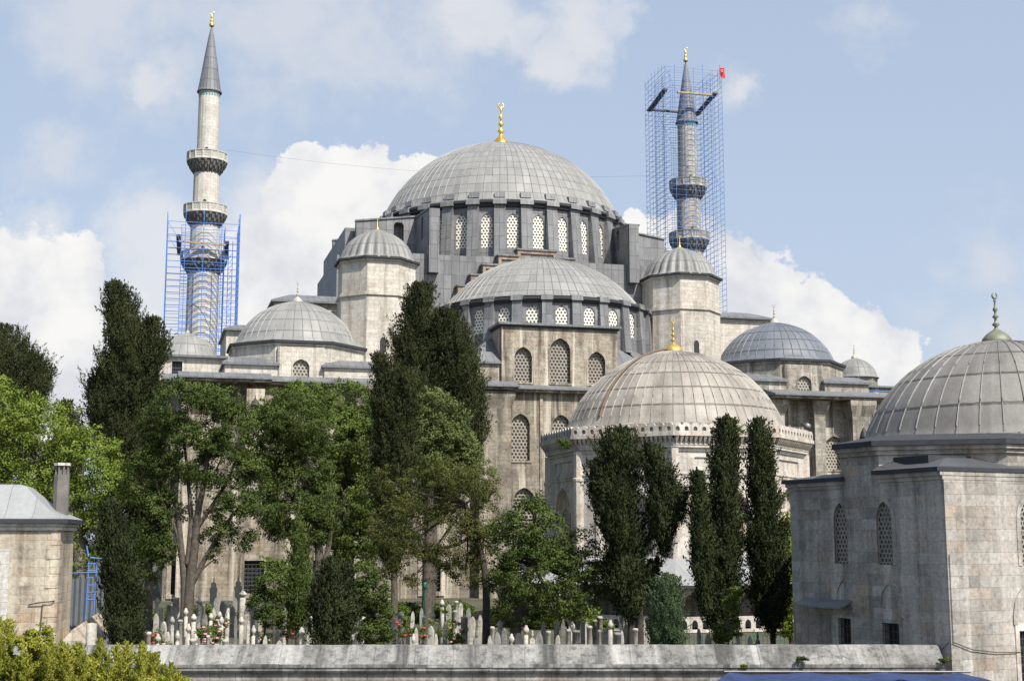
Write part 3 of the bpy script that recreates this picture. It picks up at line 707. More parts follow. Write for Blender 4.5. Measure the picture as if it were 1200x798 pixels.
# weight towers
def tower(cx, cy, rin, zrim, zsl):
    b = MB(); b.prism(octa((cx, cy), rin, R(0)), 18, 29.55); b.prism(octa((cx, cy), rin - .06), 29.85, zrim - .4)
    tw = b.build('weight_tower', 'pale', mo)
    b = MB(); b.prism(octa((cx, cy), rin + .16), 29.5, 29.7); b.prism(octa((cx, cy), rin + .08), 29.7, 29.9); b.build('string_course', 'pale', tw)
    b = MB(); b.prism(octa((cx, cy), rin + .12), zrim - .45, zrim - .25); b.build('cornice', 'pale', tw)
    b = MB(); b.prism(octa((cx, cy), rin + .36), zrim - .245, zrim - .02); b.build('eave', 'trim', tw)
    dome('cupola', tw, (cx, cy), rin + .12, zrim, 3.35, 24, 3, 'cupola_lead', 0, 0, 0.3, 0.35, 0.085)
    finial(tw, (cx, cy), zrim + 3.55, 1.5, 'gold', True, 0.14)
    w = Wall((cx, cy - rin), 0); wn = (0.1, zsl, .62, 1.5, .4)
    b = MB(); ol = w.outline(wn); b.poly([w.P(x, z, -.012) for x, z in ol[::-1]]); b.build('slit_window', 'dark', tw)
    w.trim(wn, .16, .05, 'pale', tw, 'slit_frame', False)
tower(-17.6, -17.0, 3.82, 33.45, 23.75); tower(15.9, -17.0, 3.9, 33.45, 24.7)
# raised blocks and aisles
def hip_roof(pl0, pl1, z0, z1, name='roof', mat='roof_lead', eave=0.2):
    mb = MB(); mb.prism(pl0, z0, z0 + eave); mb.loft(pl0, z0 + eave, pl1, z1); return mb.build(name, mat, mo)
def rect(x0, x1, y0, y1): return [(x0, y0), (x1, y0), (x1, y1), (x0, y1)]
B('raised_block', 'pale', mo, (-27.3, -20, -10, 8, 20, 30.2)); hip_roof(rect(-27.7, -20, -10.5, 8.4), rect(-25.5, -20, -7.5, 6), 30.2, 31.5, 'block_roof')
B('raised_block', 'pale', mo, (19, 30.0, -10, 8, 20, 30.6)); hip_roof(rect(18.9, 30.4, -10.5, 8.4), rect(18.9, 28.2, -7.5, 6), 30.6, 31.8, 'block_roof')
B('raised_block', 'pale', mo, (-32.0, -27.3, -5, 6, 20, 27.7)); hip_roof(rect(-32.3, -27.3, -5.5, 6.3), rect(-31, -27.3, -3.5, 5), 27.7, 28.6, 'block_roof')
B('aisle_roof', 'roof_lead', mo, (-38.4, 38, -26, 28, 19.9, 20.3))
# corner block on the left with its small dome and barred window
lw = Wall((-36, -22.0), 0); lwin = (-1.3, 20.75, .95, 1.25, 0)
mb = MB(); lw.panel(mb, -3.0, 3.4, 20.2, 22.4, [lwin], .3); mb.box(-39, -32.6, -21.6, 4, 20.2, 22.4)
cbk = mb.build('corner_block', 'pale', mo); f = lw.window(lwin, .25, 'dark', cbk, 'window'); lw.grille(lwin, .12, 3, 4, .025, 'iron', f); lw.trim(lwin, .14, .05, 'pale', f)
hip_roof(rect(-39.4, -32.6, -22.45, 4.2), rect(-37.5, -33.5, -18, 3), 22.4, 23.0, 'block_roof')
dome('small_dome', mo, (-36.3, -15.5), 2.95, 23.2, 2.35, 24, 3, 'dome_lead', 0.03, 0.035, 0.2, 0.25); finial(mo, (-36.3, -15.5), 25.7, 1.1, 'stone_fin', False, .2)
b = MB(); b.prism(octa((-36.3, -15.5), 3.0), 22.5, 23.1); b.build('small_drum', 'pale', mo)
# side domes
def side_dome(cx, cy, Rd, mat, stone_, zoff=0.0, N=40):
    b = MB(); b.prism(octa((cx, cy), Rd + .28), 19.8, 23.6 + zoff); sd_ = b.build('side_dome_drum', stone_, mo)
    b = MB(); b.prism(octa((cx, cy), Rd + .42), 23.35 + zoff, 23.58 + zoff); b.build('cornice', stone_, sd_)
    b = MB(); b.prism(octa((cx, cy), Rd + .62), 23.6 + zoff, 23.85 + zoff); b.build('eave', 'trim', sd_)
    dome('side_dome', mo, (cx, cy), Rd, 23.95 + zoff, 4.55, N, 6, mat, .05, .045, .4, .25)
    finial(mo, (cx, cy), 28.55 + zoff, 2.3, 'stone_fin', True, .24)
    w = Wall((cx - .2, cy - Rd - .6), 0); wn = (0, 19.75, 1.55, 2.3, .65)
    b = MB(); w.panel(b, -2.2, 2.0, 19.6, 23.2 + zoff, [wn], .3); b.box(cx - 2.4, cx - 2.2, cy - Rd - .6, cy - Rd + .2, 19.6, 23.2 + zoff); b.box(cx + 1.8, cx + 1.95, cy - Rd - .6, cy - Rd + .2, 19.6, 23.2 + zoff)
    b.build('window_front', stone_, sd_); f = w.window(wn, .28, 'lat_mid', sd_, 'window'); w.trim(wn, .12, .05, stone_, f, 'window_frame', False)
    for x0, x1 in ((cx - 7.2, cx - 2.4), (cx + 1.95, cx + 7.0)):
        B('shoulder_block', stone_, mo, (x0, x1, cy - Rd - .9, cy, 19.6, 21.3)); hip_roof(rect(x0 - .25, x1 + .2, cy - Rd - 1.2, cy), rect(x0 + .6, x1 - .6, cy - Rd + .6, cy), 21.3, 22.2, 'shoulder_roof', 'roof_lead', .22)
side_dome(-25.9, -19.6, 6.0, 'dome_lead', 'pale'); side_dome(25.75, -19.6, 6.3, 'blue_lead', 'eastwall')
# small far dome on the right
B('corner_block', 'eastwall', mo, (37.5, 44.5, -14, -2, 18, 22.6)); hip_roof(rect(37.2, 44.9, -14.4, -2), rect(39, 43, -12, -3), 22.6, 23.0, 'block_roof')
b = MB(); b.prism(octa((42.1, -7.5), 2.45), 22.8, 24.4); b.build('small_drum', 'eastwall', mo)
dome('small_dome', mo, (42.1, -7.5), 2.6, 24.5, 2.3, 20, 3, 'cupola_lead', .03, .03, .2, .2); finial(mo, (42.1, -7.5), 26.9, 1.8, 'stone_fin', True, .2)
# the tall lower wall
FQ = 28.6
fw = Wall((0, -FQ), 0)
up = [(x, 12.75, 1.8, 4.45, .95) for x in (-5.45, -1.4, 2.6)]
lo2 = [(x, 5.6, 2.1, 4.6, 1.1) for x in (-5.1, -1.4, 2.6)]
side = []
for x in (-36.4, -30.1, -24.0, -14.0): side += [(x, 8.1, 2.3, 3.4, 1.0), (x, .6, 1.75, 2.9, 0)]
side += [(-5.1, .5, 1.75, 2.9, 0), (-1.4, .5, 1.75, 2.9, 0)]
side_r = [(9.5, 8.1, 2.3, 3.4, 1.0), (15.5, 8.1, 2.3, 3.4, 1.0), (22.0, 8.1, 2.3, 3.4, 1.0), (27.6, 12.3, 2.2, 3.4, .9), (27.6, 5, 2.2, 3.4, .9)]
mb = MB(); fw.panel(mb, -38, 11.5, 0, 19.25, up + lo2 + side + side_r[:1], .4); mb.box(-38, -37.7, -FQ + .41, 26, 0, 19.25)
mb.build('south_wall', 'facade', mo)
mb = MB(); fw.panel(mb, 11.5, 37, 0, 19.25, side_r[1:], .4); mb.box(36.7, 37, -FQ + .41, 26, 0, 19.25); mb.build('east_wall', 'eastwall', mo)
for w_ in up + lo2:
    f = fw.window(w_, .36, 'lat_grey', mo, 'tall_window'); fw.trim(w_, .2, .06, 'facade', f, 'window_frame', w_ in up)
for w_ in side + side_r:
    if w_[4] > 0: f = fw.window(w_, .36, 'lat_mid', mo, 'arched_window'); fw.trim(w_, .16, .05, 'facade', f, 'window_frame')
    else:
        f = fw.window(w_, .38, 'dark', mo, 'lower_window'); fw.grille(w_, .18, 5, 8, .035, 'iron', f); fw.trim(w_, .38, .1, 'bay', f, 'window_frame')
# piers
def pier(x0, x1, q, mat, ztop=19.2, flare=True):
    mb = MB(); mb.box(x0, x1, -q, -FQ + .1, 0, ztop - 1.6 if flare else ztop)
    if flare: mb.loft(rect(x0, x1, -q, -FQ + .1), ztop - 1.6, rect(x0 - .35, x1 + .35, -q - .4, -FQ + .1), ztop - .5, False); mb.box(x0 - .35, x1 + .35, -q - .4, -FQ + .1, ztop - .498, ztop)
    return mb.build('pier', mat, mo)
pier(-9.8, -6.75, 30.0, 'facade', 19.15); pier(3.9, 6.9, 30.0, 'facade', 19.15)
pier(-36.9, -36.1, 29.4, 'bay'); B('upper_pier', 'bay', mo, (-31.3, -29.7, -30.4, -FQ + .1, 13.0, 18.7)); pier(-21.6, -17.4, 31.6, 'facade')
pier(20.6, 21.7, 29.5, 'eastwall'); pier(25.0, 26.2, 29.5, 'eastwall'); pier(28.8, 31.0, 30.3, 'eastwall')
for x in (-35.0, -33.4, -27.8, -22.6, -16.2, -12.0, -3.4, .6, 22.6, 32.2): B('pilaster_strip', 'bay', mo, (x - .14, x + .14, -FQ - .12, -FQ + .05, 10, 19.1))
# bird house niche on the pier, lamp bracket, plaque
nb_ = MB(); nb_.box(-30.9, -30.2, -30.75, -30.41, 16.0, 17.2); nb_.lathe([(.42, 0), (.3, .35), (.06, .6), (.02, .9)], (-30.55, -30.6), 8, False, None, 17.2)
nb_.build('bird_house', 'iron', mo)
nb_ = MB(); nb_.tube((24, -28.6, 16.9), (24.1, -29.5, 16.6), .06); nb_.lathe([(.05, 0), (.35, .1), (.4, .5), (.1, .7)], (24.1, -29.6), 10, True, None, 16.2); nb_.build('floodlight', 'steel', mo)
nb_ = MB(); nb_.box(30.0 - .5, 30.0 + .5, -30.42, -30.31, 12.5, 15.5); nb_.lathe([(.5, 0), (.35, .5), (.05, 1.0)], (30, -30.3), 10, True, None, 15.5); nb_.build('wall_niche', 'dark', mo)
# eaves along the wall top
ea = MB(); ro = MB()
for x0, x1, q in ((-38.6, -37.2, 29.0), (-37.2, -29.2, 31.0), (-29.2, -10.2, 29.5), (-10.2, -6.2, 30.9), (-6.2, 3.4, 29.4), (3.4, 7.4, 30.9), (7.4, 20.2, 29.4), (20.2, 32.4, 30.9), (32.4, 37.6, 29.4)):
    ea.box(x0, x1, -q + .22, -26, 19.252, 19.5); ro.box(x0 - .1, x1 + .1, -q, -25.9, 19.504, 19.66)
    ro.loft(rect(x0 - .1, x1 + .1, -q, -25.9), 19.66, rect(x0 - .1, x1 + .1, -q + 2.6, -25.9), 20.32)
ea.build('eave_moulding', 'facade', mo); ro.build('eave_roof', 'roof_lead', mo)

# ---------------------------------------------------------------- minarets
def minaret(px, py, Y, ztop, mat, label, levels, k):
    bx, by, _ = at(px, py, Y)
    m = thing('minaret', label, 'minaret', (bx, by, 0))
    prof_mat = mat
    # levels: list of balcony rail tops (z); radii for each shaft from the top down
    zc = ztop - 1.9 * k; zs = zc - 9.85 * k
    mb = MB(); mb.lathe([(1.72 * k, -.12), (1.72 * k, .05), (1.55 * k, .28), (1.0 * k, 4.2 * k), (.42 * k, 8.0 * k), (.05, zc - zs)], (0, 0), 20, False, 20, zs, 6)
    for q in range(20):
        a = 2 * PI * q / 20
        mb.tube((1.56 * k * math.cos(a), 1.56 * k * math.sin(a), zs + .28), (.12 * math.cos(a), .12 * math.sin(a), zc - .6), .045, 3, .02)
    mb.build('spire', 'spire_lead', m)
    mb = MB(); mb.lathe([(.34, 0), (.4, .25), (.18, .5), (.12, .6), (.28, .8), (.12, 1.0), (.1, 1.15), (.24, 1.35), (.08, 1.55), (.05, 1.9)], (0, 0), 10, True, None, zc - .15)
    pts = [(.24 * math.cos(R(-240 + 30 * i)), 0, zc + 1.9 + .24 * math.sin(R(-240 + 30 * i))) for i in range(11)]
    mb.path(pts, [.02 + .035 * math.sin(PI * i / 10) for i in range(11)], 5); mb.build('finial', 'gold', m)
    radii = [1.46 * k, 1.80 * k, 2.0 * k, 2.2 * k]
    tops = [zs] + [z - 2.9 * k for z in levels]
    til = MB()
    for i in range(len(levels) + 1):
        r = radii[i]; z1 = tops[i]; z0 = levels[i] - 1.3 * k if i < len(levels) else 0
        mb = MB(); mb.lathe([(r * (1.0 + .012 * (i == 0)), z0), (r * .985, z1)], (0, 0), 16 if i else 20, False)
        mb.build('shaft', prof_mat, m)
        if i < len(levels):
            d = MB(); w = Wall((0, -r), R(8)); w.o = Vector((r * math.sin(R(8)), -r * math.cos(R(8)), 0))
            ol = w.outline((0, levels[i] - .25, .5, .85, .25)); d.poly([w.P(x, z, -.03) for x, z in ol[::-1]]); d.build('doorway', 'dark', m)
    for q in range(24):
        a = 2 * PI * q / 24; r = 1.48 * k; w = Wall((r * math.sin(a), -r * math.cos(a)), a)
        til.poly([w.P(-.09, zs - .75, -.012), w.P(.09, zs - .75, -.012), w.P(.09, zs - .3, -.012), w.P(-.09, zs - .3, -.012)])
    til.build('tile_band', 'tile', m)
    for i, z in enumerate(levels):
        r = radii[i + 1]; ro_ = r + .95 * k
        bal = MB(); n = 16
        bal.lathe([(r + .1, -1.28 * k), (ro_ + .08, -1.28 * k), (ro_ + .08, -1.1 * k), (ro_, -1.08 * k), (ro_, -.12), (ro_ + .07, -.12), (ro_ + .07, 0), (ro_ - .15, 0), (ro_ - .15, -1.05 * k), (r - .1, -1.05 * k)], (0, 0), n, False, None, z)
        for q in range(n):
            a = 2 * PI * q / n; c_, s_ = math.cos(a), math.sin(a); rr = ro_ + .03
            bal.tube((rr * c_, rr * s_, z - 1.1 * k), (rr * c_, rr * s_, z), .07, 4)
        b = bal.build('balcony', prof_mat, m)
        pan = MB()
        for q in range(n):
            a = 2 * PI * (q + .5) / n; w = Wall((ro_ * math.cos(PI / n) * math.sin(a), -ro_ * math.cos(PI / n) * math.cos(a)), a); hw = ro_ * math.sin(PI / n) * .78
            for u in (-.66, -.22, .22, .66):
                for v in (.26, .5, .74):
                    uc, zc_ = u * hw, z - 1.1 * k * (1 - v); e = .06
                    pan.poly([w.P(uc - e, zc_, -.012), w.P(uc, zc_ - e, -.012), w.P(uc + e, zc_, -.012), w.P(uc, zc_ + e, -.012)])
        pan.build('balustrade_piercing', 'iron', b)
        # muqarnas: tiers of little niches stepping out
        mu = MB(); tiers = 4
        for tt in range(tiers):
            f0 = tt / tiers; f1 = (tt + 1) / tiers; zz0 = z - 1.28 * k - 1.55 * k * (1 - f0); zz1 = z - 1.28 * k - 1.55 * k * (1 - f1)
            ra = r + (ro_ - r) * (f0 ** .8) + .02; rb2 = r + (ro_ - r) * (f1 ** .8)
            mu.lathe([(ra - .05, zz0), (ra, zz0 + .1), (rb2 - .12, zz1)], (0, 0), 32, False, None, 0)
            nn = 20
            for q in range(nn):
                a = 2 * PI * (q + .5 * (tt % 2)) / nn; c_, s_ = math.cos(a), math.sin(a); rm = rb2 + .02
                h_ = .5 * 2 * PI * rm / nn * .52
                tx, ty = -s_, c_
                p = lambda rr, u, zq: (rr * c_ + u * tx, rr * s_ + u * ty, zq)
                mu.poly([p(ra + .05, -h_ * .3, zz0 - .12), p(ra + .05, h_ * .3, zz0 - .12), p(rm, h_, zz1), p(rm, -h_, zz1)])
                mu.poly([p(ra - .05, -h_ * .3, zz0 - .12), p(ra + .05, -h_ * .3, zz0 - .12), p(rm, -h_, zz1), p(ra - .05, -h_, zz1)])
                mu.poly([p(ra + .05, h_ * .3, zz0 - .12), p(ra - .05, h_ * .3, zz0 - .12), p(ra - .05, h_, zz1), p(rm, h_, zz1)])
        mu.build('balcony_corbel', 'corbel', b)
    return m
lz = lambda py, Y: at(600, py, Y).z
minaret(239, 300, 182, 79.2, 'minaret', 'tall white stone minaret with three balconies and grey pointed spire on the left', [lz(176, 180), lz(238, 180), lz(293, 180)], 1.0)
minaret(806, 200, 194, 78.4, 'minaret_old', 'slim darker minaret standing inside the tall blue scaffold tower on the right', [lz(208, 192), lz(270, 192), lz(338, 192)], .99)

# ---------------------------------------------------------------- scaffolding
def scaffold(px, Y, sx, sy, rot, z0, z1, dz, nx, ny, label, mat, r, planks, inner=0.0, diag=True):
    cx, cy, _ = at(px, 250, Y)
    s = thing('scaffold_tower', label, 'scaffolding', (cx, cy, 0), rot)
    ringp = []
    for i in range(nx + 1):
        for j in range(ny + 1):
            if i in (0, nx) or j in (0, ny): ringp.append((-sx / 2 + sx * i / nx, -sy / 2 + sy * j / ny))
    for x, y in ringp:
        mb = MB(); mb.tube((x, y, z0), (x, y, z1 + random.uniform(0, .9 if nx > 4 else 2.2)), r, 4); mb.build('upright', mat, s)
    n = int((z1 - z0) / dz)
    for k in range(n + 1):
        z = z1 - k * dz; mb = MB()
        for y in (-sy / 2, sy / 2): mb.tube((-sx / 2, y, z), (sx / 2, y, z), r * .8, 4)
        for x in (-sx / 2, sx / 2): mb.tube((x, -sy / 2, z), (x, sy / 2, z), r * .8, 4)
        if inner:
            for y in (-sy / 2 + inner, sy / 2 - inner): mb.tube((-sx / 2 + inner, y, z), (sx / 2 - inner, y, z), r * .7, 4)
            for x in (-sx / 2 + inner, sx / 2 - inner): mb.tube((x, -sy / 2 + inner, z), (x, sy / 2 - inner, z), r * .7, 4)
        mb.build('ledger', mat, s)
    if inner:
        for x in (-1, 1):
            for y in (-1, 1):
                for f in (0.0, 1.0):
                    mb = MB(); mb.tube((x * (sx / 2 - inner), y * (sy / 2 - inner) * f, z0), (x * (sx / 2 - inner), y * (sy / 2 - inner) * f, z1), r * .9, 4); mb.build('upright', mat, s)
    if diag:
        for y in (-sy / 2, sy / 2):
            for k in range(0, n - 3, 4):
                x0 = -sx / 2 + sx * ((k // 4) % nx) / nx; mb = MB(); mb.tube((x0, y, z1 - k * dz), (x0 + sx / nx, y, z1 - (k + 4) * dz), r * .7, 4); mb.build('diagonal_brace', mat, s)
    for a, b, wd, m_ in planks:
        mb = MB(); d = (Vector(b) - Vector(a)).normalized(); sd_ = d.cross(Vector((0, 0, 1))).normalized() * wd / 2; h = Vector((0, 0, .22))
        A, Bv = Vector(a), Vector(b); c8 = [A - sd_, Bv - sd_, Bv + sd_, A + sd_]
        mb.poly([tuple(c) for c in c8[::-1]]); mb.poly([tuple(c + h) for c in c8])
        for i in range(4): mb.poly([tuple(c8[i]), tuple(c8[(i + 1) % 4]), tuple(c8[(i + 1) % 4] + h), tuple(c8[i] + h)])
        mb.build('plank', m_, s)
    return s
zt = lz(80, 190)
scR = scaffold(803, 194.5, 8.9, 8.6, R(14), 22, zt, .8, 6, 6, 'very tall blue steel scaffold tower around the right minaret', 'blue2', .032,
    [((-4.0, -3.2, zt - 3.2), (-4.0, 3.9, zt - 4.3), .75, 'plank_dark'), ((3.6, -3.9, zt - 3.4), (3.6, 4.0, zt - 4.4), .75, 'plank_dark'), ((-4.3, 3.6, zt - 4.2), (4.2, 3.6, zt - 4.2), .5, 'plank_dark'), ((-2.2, -3.4, zt - 3.6), (3.3, -3.4, zt - 3.6), .45, 'plank')], 1.25)
zt2 = lz(262, 178)
scL = scaffold(239, 182, 9.6, 9.0, R(14), 18, zt2, .9, 4, 4, 'short bright blue scaffold wrapped around the base of the left minaret', 'blue', .055,
    [((-3.2, -3.9, zt2 - 2.7), (3.0, -3.9, zt2 - 2.9), .35, 'plank'), ((-3.3, -3.9, zt2 - 1.9), (-3.1, 1.0, zt2 - 3.5), .6, 'plank_dark'), ((3.1, -3.9, zt2 - 2.4), (3.3, .5, zt2 - 3.9), .6, 'plank_dark')], 1.9)
# hoist mast inside the left scaffold
mb = MB(); mx, my = 3.4, -3.2
for dx in (0, .55):
    for dy in (0, .55): mb.tube((mx + dx, my + dy, 18), (mx + dx, my + dy, zt2 - 2), .06, 4)
for k in range(34):
    z = 18.4 + k * .75
    if z > zt2 - 3: break
    mb.tube((mx, my, z), (mx + .55, my, z + .7), .04, 4); mb.tube((mx, my, z), (mx, my + .55, z + .7), .04, 4)
mb.build('hoist_mast', 'blue', scL)
# flag on the right scaffold
fx, fy, fz = at(843.5, 84, 190.5)
fl = thing('flag', 'small red flag with white crescent flying at the top corner of the scaffold', 'flag', (fx, fy, fz - 1.0))
mb = MB(); mb.tube((0, 0, -1.8), (0, 0, 2.0), .04, 5); mb.build('pole', 'steel', fl)
mb = MB(); rows = [[(-.05 - .75 * i / 6 * (1 - .25 * j / 4) + .12 * math.sin(i * 1.3 + j), .15 * math.sin(i * 1.1 + j * .7), 1.7 - j * .36 - i * .06 + (0.9 - i * .1) * 0) for i in range(7)] for j in range(5)]
rows = [[(x * -1, y, z) for x, y, z in r] for r in rows]
mb.grid(rows, lambda i, j: (j, i), True); mb.build('cloth', 'red', fl)
mb = MB(); mb.path([(.38 + .16 * math.cos(R(50 + 26 * i)), -.22, 1.0 + .16 * math.sin(R(50 + 26 * i))) for i in range(11)], [.015 + .03 * math.sin(PI * i / 10) for i in range(11)], 4); mb.build('crescent', 'white', fl)
# cable strung between the minarets
a, b_ = at(266, 176, 180), at(792, 205, 192); mb = MB(); pts = []
for i in range(25):
    f = i / 24; p = a.lerp(b_, f); p.z -= 1.6 * 4 * f * (1 - f); pts.append(p)
mb.path(pts, [.011] * 25, 4); tag(mb.build('cable', 'iron', None), 'thin dark cable strung across the sky between the two minarets', 'cable')
# green safety net with blue rails far right
p = at(1028, 462, 150); nt_ = thing('safety_barrier', 'pale green safety net with blue rails on the far right roof edge', 'barrier', (p.x, p.y, 19.6), R(15))
mb = MB(); mb.box(-1.6, 3.0, -.02, .02, 0, 1.5); mb.build('net', 'net', nt_)
mb = MB()
for x in (-2.2, -.9, .3, 1.6, 2.9): mb.tube((x, .1, -.6), (x, .1, 2.3), .045, 4)
for z in (1.7, 2.2): mb.tube((-4, .1, z), (3, .1, z), .045, 4)
mb.build('rail', 'blue2', nt_)
#TOMB
# ---------------------------------------------------------------- the octagonal tomb
TC = at(791, 515, 92)
tomb = thing('domed_tomb', 'large pale marble octagonal tomb with ribbed brownish dome behind the cypresses', 'tomb', (TC.x, TC.y, 0), R(15))
rin = 8.0
mb = MB(); frames = []; half = rin * math.tan(PI / 8)
for k in range(8):
    al = k * PI / 4; w = Wall((rin * math.sin(al), -rin * math.cos(al)), al)
    a_ = (0, 4.5, 3.7, 4.3, 1.9); w.panel(mb, -half, half, 3.6, 9.2, [a_], .42); w.panel(mb, -half, half, 9.2, 11.1, [(0, 9.75, 3.9, .72, 0)], .1)
    back = []
    mb.poly([w.P(x, z, .42) for x, z in w.outline(a_)[::-1]][::-1]); mb.poly([w.P(-1.95, 9.75, .1), w.P(1.95, 9.75, .1), w.P(1.95, 10.47, .1), w.P(-1.95, 10.47, .1)])
    frames.append((al, w, a_))
tb = mb.build('wall', 'marble', tomb)
mb = MB(); mb.prism(octa((0, 0), rin - 1), -.6, 3.7); mb.build('inner_wall', 'marble', tomb)
for al, w, a_ in frames:
    c_ = (al + PI) % (2 * PI) - PI
    if abs(c_) > 2.0: continue
    w.trim(a_, .22, .07, 'marble', tomb, 'blind_arch', False)
    for u in (-.85, .85):
        wn = (u, 4.65, 1.1, 2.7, .6); w2 = Wall((w.o - w.n * .42)[:2], al)
        f = w2.window(wn, -.02, 'lat_mid', tomb, 'window'); w2.trim(wn, .1, .07, 'pink', f, 'window_frame', False)
    w2 = Wall((w.o - w.n * .42)[:2], al); rb2 = MB(); rb2.poly([w2.P(.34 * math.cos(2 * PI * q / 16), 7.85 + .34 * math.sin(2 * PI * q / 16), -.03) for q in range(16)][::1]); rb2.build('roundel', 'pink', tomb)
for k in range(8):
    a = k * PI / 4 + PI / 8; r = rin / math.cos(PI / 8); px_, py_ = r * math.sin(a), -r * math.cos(a)
    mb = MB(); mb.lathe([(.34, 3.6), (.34, 9.0), (.4, 9.1), (.4, 9.25), (.32, 9.3), (.32, 11.0)], (px_, py_), 8, False); mb.build('corner_pilaster', 'marble', tomb)
mb = MB()
for r0, z0, z1 in ((8.06, 9.22, 9.4), (8.12, 9.4, 9.5), (8.1, 10.85, 11.05), (8.25, 11.055, 11.2)): mb.prism(octa((0, 0), r0), z0, z1)
mb.build('string_course', 'marble', tomb)
mb = MB(); mb.prism(octa((0, 0), 8.28), 11.2, 11.62); mb.prism(octa((0, 0), 8.62), 11.75, 11.98)
for k in range(8):
    al = k * PI / 4; w = Wall((8.28 * math.sin(al), -8.28 * math.cos(al)), al); hh = 8.28 * math.tan(PI / 8); n = 22
    for i in range(n):      # hanging corbel niches
        u = -hh + 2 * hh * (i + .5) / n; e = hh / n * .62
        A = [w.P(u - e, 11.76, -.3), w.P(u + e, 11.76, -.3), w.P(u + e, 11.62, -.26), w.P(u + e * .2, 11.3, -.06), w.P(u - e * .2, 11.3, -.06), w.P(u - e, 11.62, -.26)]
        mb.poly(A[::-1])
        for j in range(2, 5): mb.poly([A[j], A[j + 1], w.P(u, 11.4, .02)])
        mb.poly([w.P(u + e, 11.76, -.3), w.P(u + e, 11.76, .02), w.P(u + e, 11.4, .02), w.P(u + e, 11.62, -.26)][::-1]); mb.poly([w.P(u - e, 11.76, -.3), w.P(u - e, 11.76, .02), w.P(u - e, 11.4, .02), w.P(u - e, 11.62, -.26)])
mb.build('cornice', 'marble', tomb)
mb = MB()
for k in range(8):         # pierced cresting: posts, round headed openings and knobs
    al = k * PI / 4; w = Wall((8.55 * math.sin(al), -8.55 * math.cos(al)), al); hh = 8.55 * math.tan(PI / 8); n = 12; st = 2 * hh / n
    w.panel(mb, -hh, hh, 11.984, 12.42, [(-hh + st * (i + .5), 12.06, st * .46, .28, .13) for i in range(n)], .2)
    mb.poly([w.P(hh, 11.984, .2), w.P(-hh, 11.984, .2), w.P(-hh, 12.42, .2), w.P(hh, 12.42, .2)][::1]); 
    for i in range(n):
        ol = [(-hh + st * (i + .5) + x, z) for x, z in arch(st * .82, 12.42, .16, 4)]
        mb.poly([w.P(x, z, 0) for x, z in ol[::-1]]); mb.poly([w.P(x, z, .2) for x, z in ol])
        for (xa, za), (xb, zb) in zip(ol, ol[1:]): mb.poly([w.P(xa, za, 0), w.P(xa, za, .2), w.P(xb, zb, .2), w.P(xb, zb, 0)][::-1])
mb.build('cresting', 'marble', tomb)
mb = MB(); mb.prism(octa((0, 0), 8.3), 11.99, 12.1); mb.lathe([(7.75, 12.0), (7.75, 12.65), (7.45, 12.8)], (0, 0), 56, False); mb.build('dome_base', 'tomb_lead', tomb)
dome('dome', tomb, (0, 0), 7.45, 12.75, 5.4, 64, 7, 'tomb_lead', .04, .035, .12, .15)
finial(tomb, (0, 0), 18.15, 2.5, 'gold_dull', True, .27)
mb = MB(); a = R(-48 - 15); pr = cap_profile(7.45, 5.45, 18, .15); mb.path([((q_ + .09) * math.sin(a), -(q_ + .09) * math.cos(a), 12.75 + z_ + .06) for q_, z_ in pr[1:-1]], [.07] * (len(pr) - 2), 5); mb.build('lightning_strap', 'rust', tomb)
# veranda
ro_ = 11.2; ver = MB(); hv = ro_ * math.tan(PI / 8)
for k in range(8):
    al = k * PI / 4; w = Wall((ro_ * math.sin(al), -ro_ * math.cos(al)), al)
    aw = [(u, -.2, 1.9, 2.75, .95) for u in (-hv + hv / 2 - .35, 0, hv - hv / 2 + .35)] if False else [(-3.0, -.2, 2.5, 2.75, 1.1), (0, -.2, 2.5, 2.75, 1.1), (3.0, -.2, 2.5, 2.75, 1.1)]
    w.panel(ver, -hv, hv, .0, 2.85, [(u, .02, ww, h - .22, r_) for u, _, ww, h, r_ in aw], .3)
    w.panel(ver, -hv, hv, 0, 0, [])
ver.build('arcade', 'marble', tomb)
for k in range(8):
    al = k * PI / 4; w = Wall(((ro_ - .15) * math.sin(al), -(ro_ - .15) * math.cos(al)), al)
    if abs((al + PI) % (2 * PI) - PI) > 1.7: continue
    for u in (-4.5, -1.5, 1.5):
        q = w.P(u, 0, 0); mb = MB(); mb.lathe([(.3, 0), (.3, .2), (.2, .3), (.19, 1.3), (.21, 1.35), (.34, 1.75), (.36, 1.8), (.36, 1.95)], q[:2], 12, True, None, -.05); mb.build('column', 'marble', tomb)
    mb = MB(); n = 13; L = 1.25 * n / 2
    w.panel(mb, -4.4, 4.4, 0.0, .92, [(-4.4 + 8.8 * (i + .5) / n, .18, .38, .55, .25) for i in range(n)], .14); mb.build('balustrade', 'marble', tomb)
mb = MB(); mb.loft(octa((0, 0), 11.9), 2.75, octa((0, 0), 8.02), 4.35, False); mb.build('veranda_roof', 'pale_roof', tomb)
mb = MB(); mb.prism(octa((0, 0), 11.86), 2.6, 2.745); mb.build('veranda_eave', 'trim', tomb)
mb = MB(); mb.prism(octa((0, 0), 11.6), -.7, .0); mb.build('plinth', 'marble', tomb)

